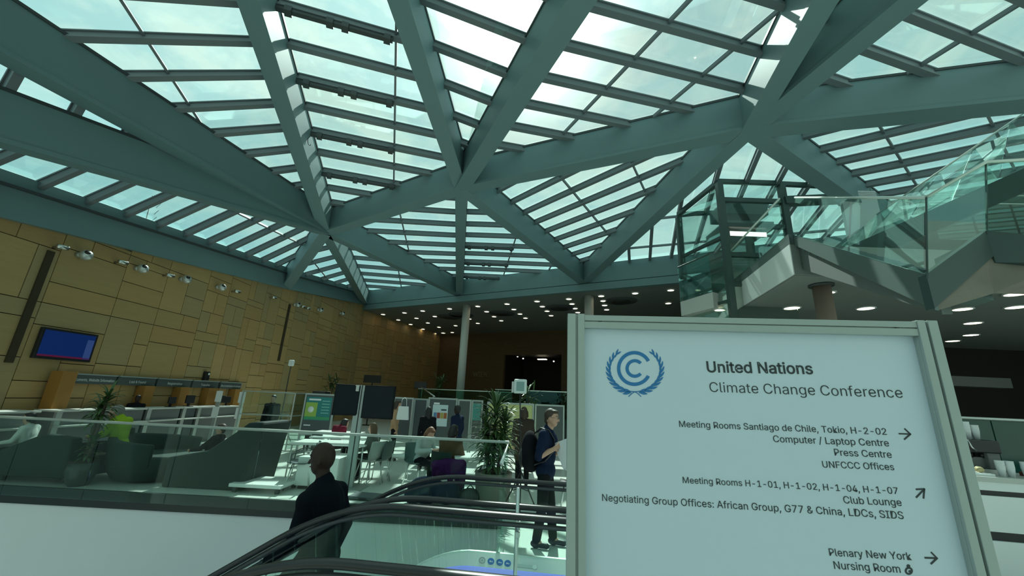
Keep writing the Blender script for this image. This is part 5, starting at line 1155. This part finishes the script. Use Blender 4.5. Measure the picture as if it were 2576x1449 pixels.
# column and downlights under the gallery
p = at_z(2065, 716, MZ0 - .01); t = thing('round_column', 'round tan column under the gallery, behind the top of the sign', 'column', (p.x, p.y, 0)); m = MB(); m.cyl((p.x, p.y, 0), (p.x, p.y, MZ0 - .02), .19, .19, 24); m.build('shaft', mat('column_tan', (.30, .22, .17), .6), t); m = MB(); m.cyl((p.x, p.y, MZ0 - .06), (p.x, p.y, MZ0 - .012), .26, .26, 24); m.build('head_ring', dark_bar, t)
gl = [(1963, 647 + 107), (2080, 736)]
for i, (u, v, r) in enumerate(((1992, 775, 1), (2086, 736, .6), (2178, 776, 1), (2291, 737, 1), (2421, 778, 1), (2447, 813, 1), (2442, 843, 1), (2396, 858, 1), (2556, 740, 1), (2556, 773, 1), (1810, 780, .7))):
    p = at_z(u, v, MZ0 - .025); rad = .20 * r
    lab = ['left of the tan column', 'just right of the tan column top', 'third from the left over the sign', 'nearest below the concrete landing', 'in the row right of the sign, highest', 'in the row right of the sign, second down', 'in the row right of the sign, third down', 'in the row right of the sign, lowest and leftmost', 'at the right picture edge, upper of two', 'at the right picture edge, lower of two', 'seen through the lift glass'][i]
    t = thing('gallery_downlight', 'warm round downlight under the gallery, ' + lab, 'ceiling light', tuple(p), 'downlights under the gallery')
    m = MB(); m.lathe([(rad, .02), (rad + .04, .02), (rad + .04, -.01), (rad, -.01)], p, 28, 0, False); m.build('trim_ring', white, t); m = MB(); m.cyl(p + V((0, 0, -.004)), p + V((0, 0, .012)), rad, rad, 24); m.build('lamp', lamp_m, t)
# cafe: counter, glass screen, machine, cups
cA, cB = at_y(2405, 1186, 5.4), at_y(2640, 1232, 5.4); cz = 1.12
t = thing('cafe_counter', 'white cafe counter with dark recessed stripes at the right edge', 'counter', (cA.x, 5.4, 0))
yw = -.16; cdir = V((1, yw, 0)).normalized(); cn = V((-cdir.y, cdir.x, 0)); c0_ = at_z(2405, 1186, cz); c0_ = V((c0_.x, c0_.y, 0)) 
c0_ = V((5.25, 5.55, 0)); 
def cq(s, o, z): return c0_ + cdir * s + cn * o + V((0, 0, z))
def cbox(s0, s1, o0, o1, z0, z1): m = MB(); m.hexa([cq(s0, o0, z0), cq(s1, o0, z0), cq(s1, o1, z0), cq(s0, o1, z0), cq(s0, o0, z1), cq(s1, o0, z1), cq(s1, o1, z1), cq(s0, o1, z1)]); return m
cbox(0, 5, 0, .7, 1.06, 1.12).build('countertop', mat('counter_grey', (.50, .52, .49), .35), t, bevel=.006)
cbox(0, 5, .02, .68, .96, 1.06).build('front_panel', white, t); cbox(0, 5, .05, .65, .90, .96).build('shadow_gap', black, t); cbox(0, 5, .02, .68, .50, .90).build('front_panel', white, t); cbox(0, 5, .05, .65, .40, .50).build('shadow_gap', black, t); cbox(0, 5, .02, .68, .0, .40).build('front_panel', white, t)
t = thing('glass_screen', 'dark green glass screen with steel top rail behind the cafe counter', 'screen', tuple(cq(0, 1.6, 0)))
for i in range(4): m = cbox(i * 1.3 - .4, i * 1.3 + .88, 1.6, 1.62, .1, 1.80); m.build('glass_panel', mat('green_glass', (.012, .085, .065), .12), t)
m = MB(); m.tube([cq(-.5, 1.6, 1.82), cq(4.9, 1.6, 1.82)], .025, 8); m.build('handrail', satin, t)
ms = (at_y(2486, 1120, 5.6) - c0_).dot(cdir); mz = cz
t = thing('coffee_machine', 'dark coffee machine on the cafe counter with cups stacked on top', 'coffee machine', tuple(cq(ms, .35, mz)))
cbox(ms - .20, ms + .20, .30, .62, mz, mz + .06).build('drip_tray', satin, t); cbox(ms + .06, ms + .20, .32, .62, mz + .06, mz + .42).build('side_body', grey_lam, t, bevel=.01); cbox(ms - .20, ms + .20, .38, .62, mz + .06, mz + .20).build('lower_body', grey_lam, t, bevel=.01)
cbox(ms - .20, ms + .20, .28, .62, mz + .26, mz + .42).build('group_head', black, t, bevel=.015); cbox(ms - .2, ms + .2, .5, .62, mz + .2, mz + .26).build('rear_body', black, t)
for k_ in (-.08, .06): m = MB(); m.cyl(cq(ms + k_, .4, mz + .19), cq(ms + k_, .4, mz + .26), .03, .03, 12); m.build('spout', black, t)
m = MB(); m.tube([cq(ms - .17, .26, mz + .42), cq(ms - .15, .25, mz + .33), cq(ms - .10, .26, mz + .28)], .008, 6); m.build('steam_pipe', chrome, t)
def cups(label, s, o, z, n, name='cup_stack'):
    t = thing(name, label, 'cups', tuple(cq(s, o, z)), 'stacked paper cups in the cafe')
    m = MB(); base = cq(s, o, z); m.lathe([(.030, 0), (.043, .105), (.045, .11), (.040, .11)], base, 18); m.build('cup', white, t)
    for k_ in range(1, n): m = MB(); m.lathe([(.0425, .105 + (k_ - 1) * .02), (.044, .105 + k_ * .02), (.046, .11 + k_ * .02), (.04, .11 + k_ * .02)], base, 18); m.build('cup', white, t)
    return t
cups('paper cup stack on the coffee machine, leftmost of three', ms - .11, .45, mz + .42, 6); cups('paper cup stack on the coffee machine, tallest in the middle', ms - .01, .45, mz + .42, 7); cups('paper cup stack on the coffee machine, shortest at the right', ms + .09, .45, mz + .42, 5)
cups('paper cup stack on the counter below the coffee machine, left of two close together', ms + .02, .14, mz, 5); cups('paper cup stack on the counter below the coffee machine, right of two close together', ms + .12, .14, mz, 5); cups('paper cup stack standing alone on the counter, right of the coffee machine', ms + .29, .14, mz, 5)
t = thing('pastry_tray', 'tray of wrapped pastries at the left end of the cafe counter', 'food', tuple(cq(ms - .32, .2, mz)))
cbox(ms - .46, ms - .12, .06, .34, mz, mz + .03).build('tray', white, t, bevel=.005)
for k_ in range(6): m = MB(); m.ell(cq(ms - .41 + .05 * k_, .14 + .08 * (k_ % 2), mz + .065), (.045, .035, .035)); m.build('pastry', mat('pastry', (.50, .42, .22), .6), t)
t = thing('snack_basket', 'dark red tray of snacks on the counter at the right picture edge', 'food', tuple(cq(ms + .8, .2, mz)))
cbox(ms + .42, ms + 1.2, .06, .4, mz, mz + .05).build('tray', mat('tray_red', (.12, .03, .02), .6), t, bevel=.005)
for k_ in range(7): m = MB(); m.ell(cq(ms + .50 + .1 * k_, .2 + .05 * (k_ % 2), mz + .07), (.05, .05, .03)); m.build('snack', mat('snack', (.15, .06, .03), .6), t)

# small things on the roof steel and outside
p = at_y(1615, 388, (B.y + Cn.y) / 2 - .1); t = thing('sensor_box', 'small white sensor box under the main beam between two roof nodes', 'sensor', tuple(p)); m = MB(); m.rbox(p, .13, .1, .16, .4); m.build('housing', white, t, bevel=.01); m = MB(); m.cyl(p + V((0, 0, .06)), p + V((0, .06, .16)), .015, .015, 8); m.build('bracket', satin, t)
for i, (u, v) in enumerate(((692, 48), (742, 235), (779, 355))):
    p = at_plane(u, v, A + (U610 - A) * .5 + V((.25, 0, .5)), V((.98, .2, 0))); t = thing('cable_loop', '%s dangling cable loop from the top on the side of the steep left beam' % ordn(i), 'cable', tuple(p), 'cable loops on the roof beam')
    m = MB(); m.tube([p + V((.0, .10 * math.cos(a_), .13 * math.sin(a_))) for a_ in [R_(110 + 25 * k_) for k_ in range(11)]], .010, 6); m.build('cable', black, t)
q = at_y(390, 545, 60); t = thing('radio_mast', 'thin lattice radio mast outside beyond the left eave glazing', 'mast', (q.x, 60, 0))
tp_ = at_y(384, 492, 60)
for k_ in (-.4, .4): m = MB(); m.cyl((q.x + k_, 60, 0), (tp_.x, 60, tp_.z), .12, .05, 6); m.build('leg', dark_bar, t)
m = MB()
for k_ in range(14): z = 14 + k_ * (tp_.z - 15) / 14; m.tube([(q.x - .3, 60, z), (q.x + .3, 60, z + .8)], .05, 4)
m.build('lattice', dark_bar, t)
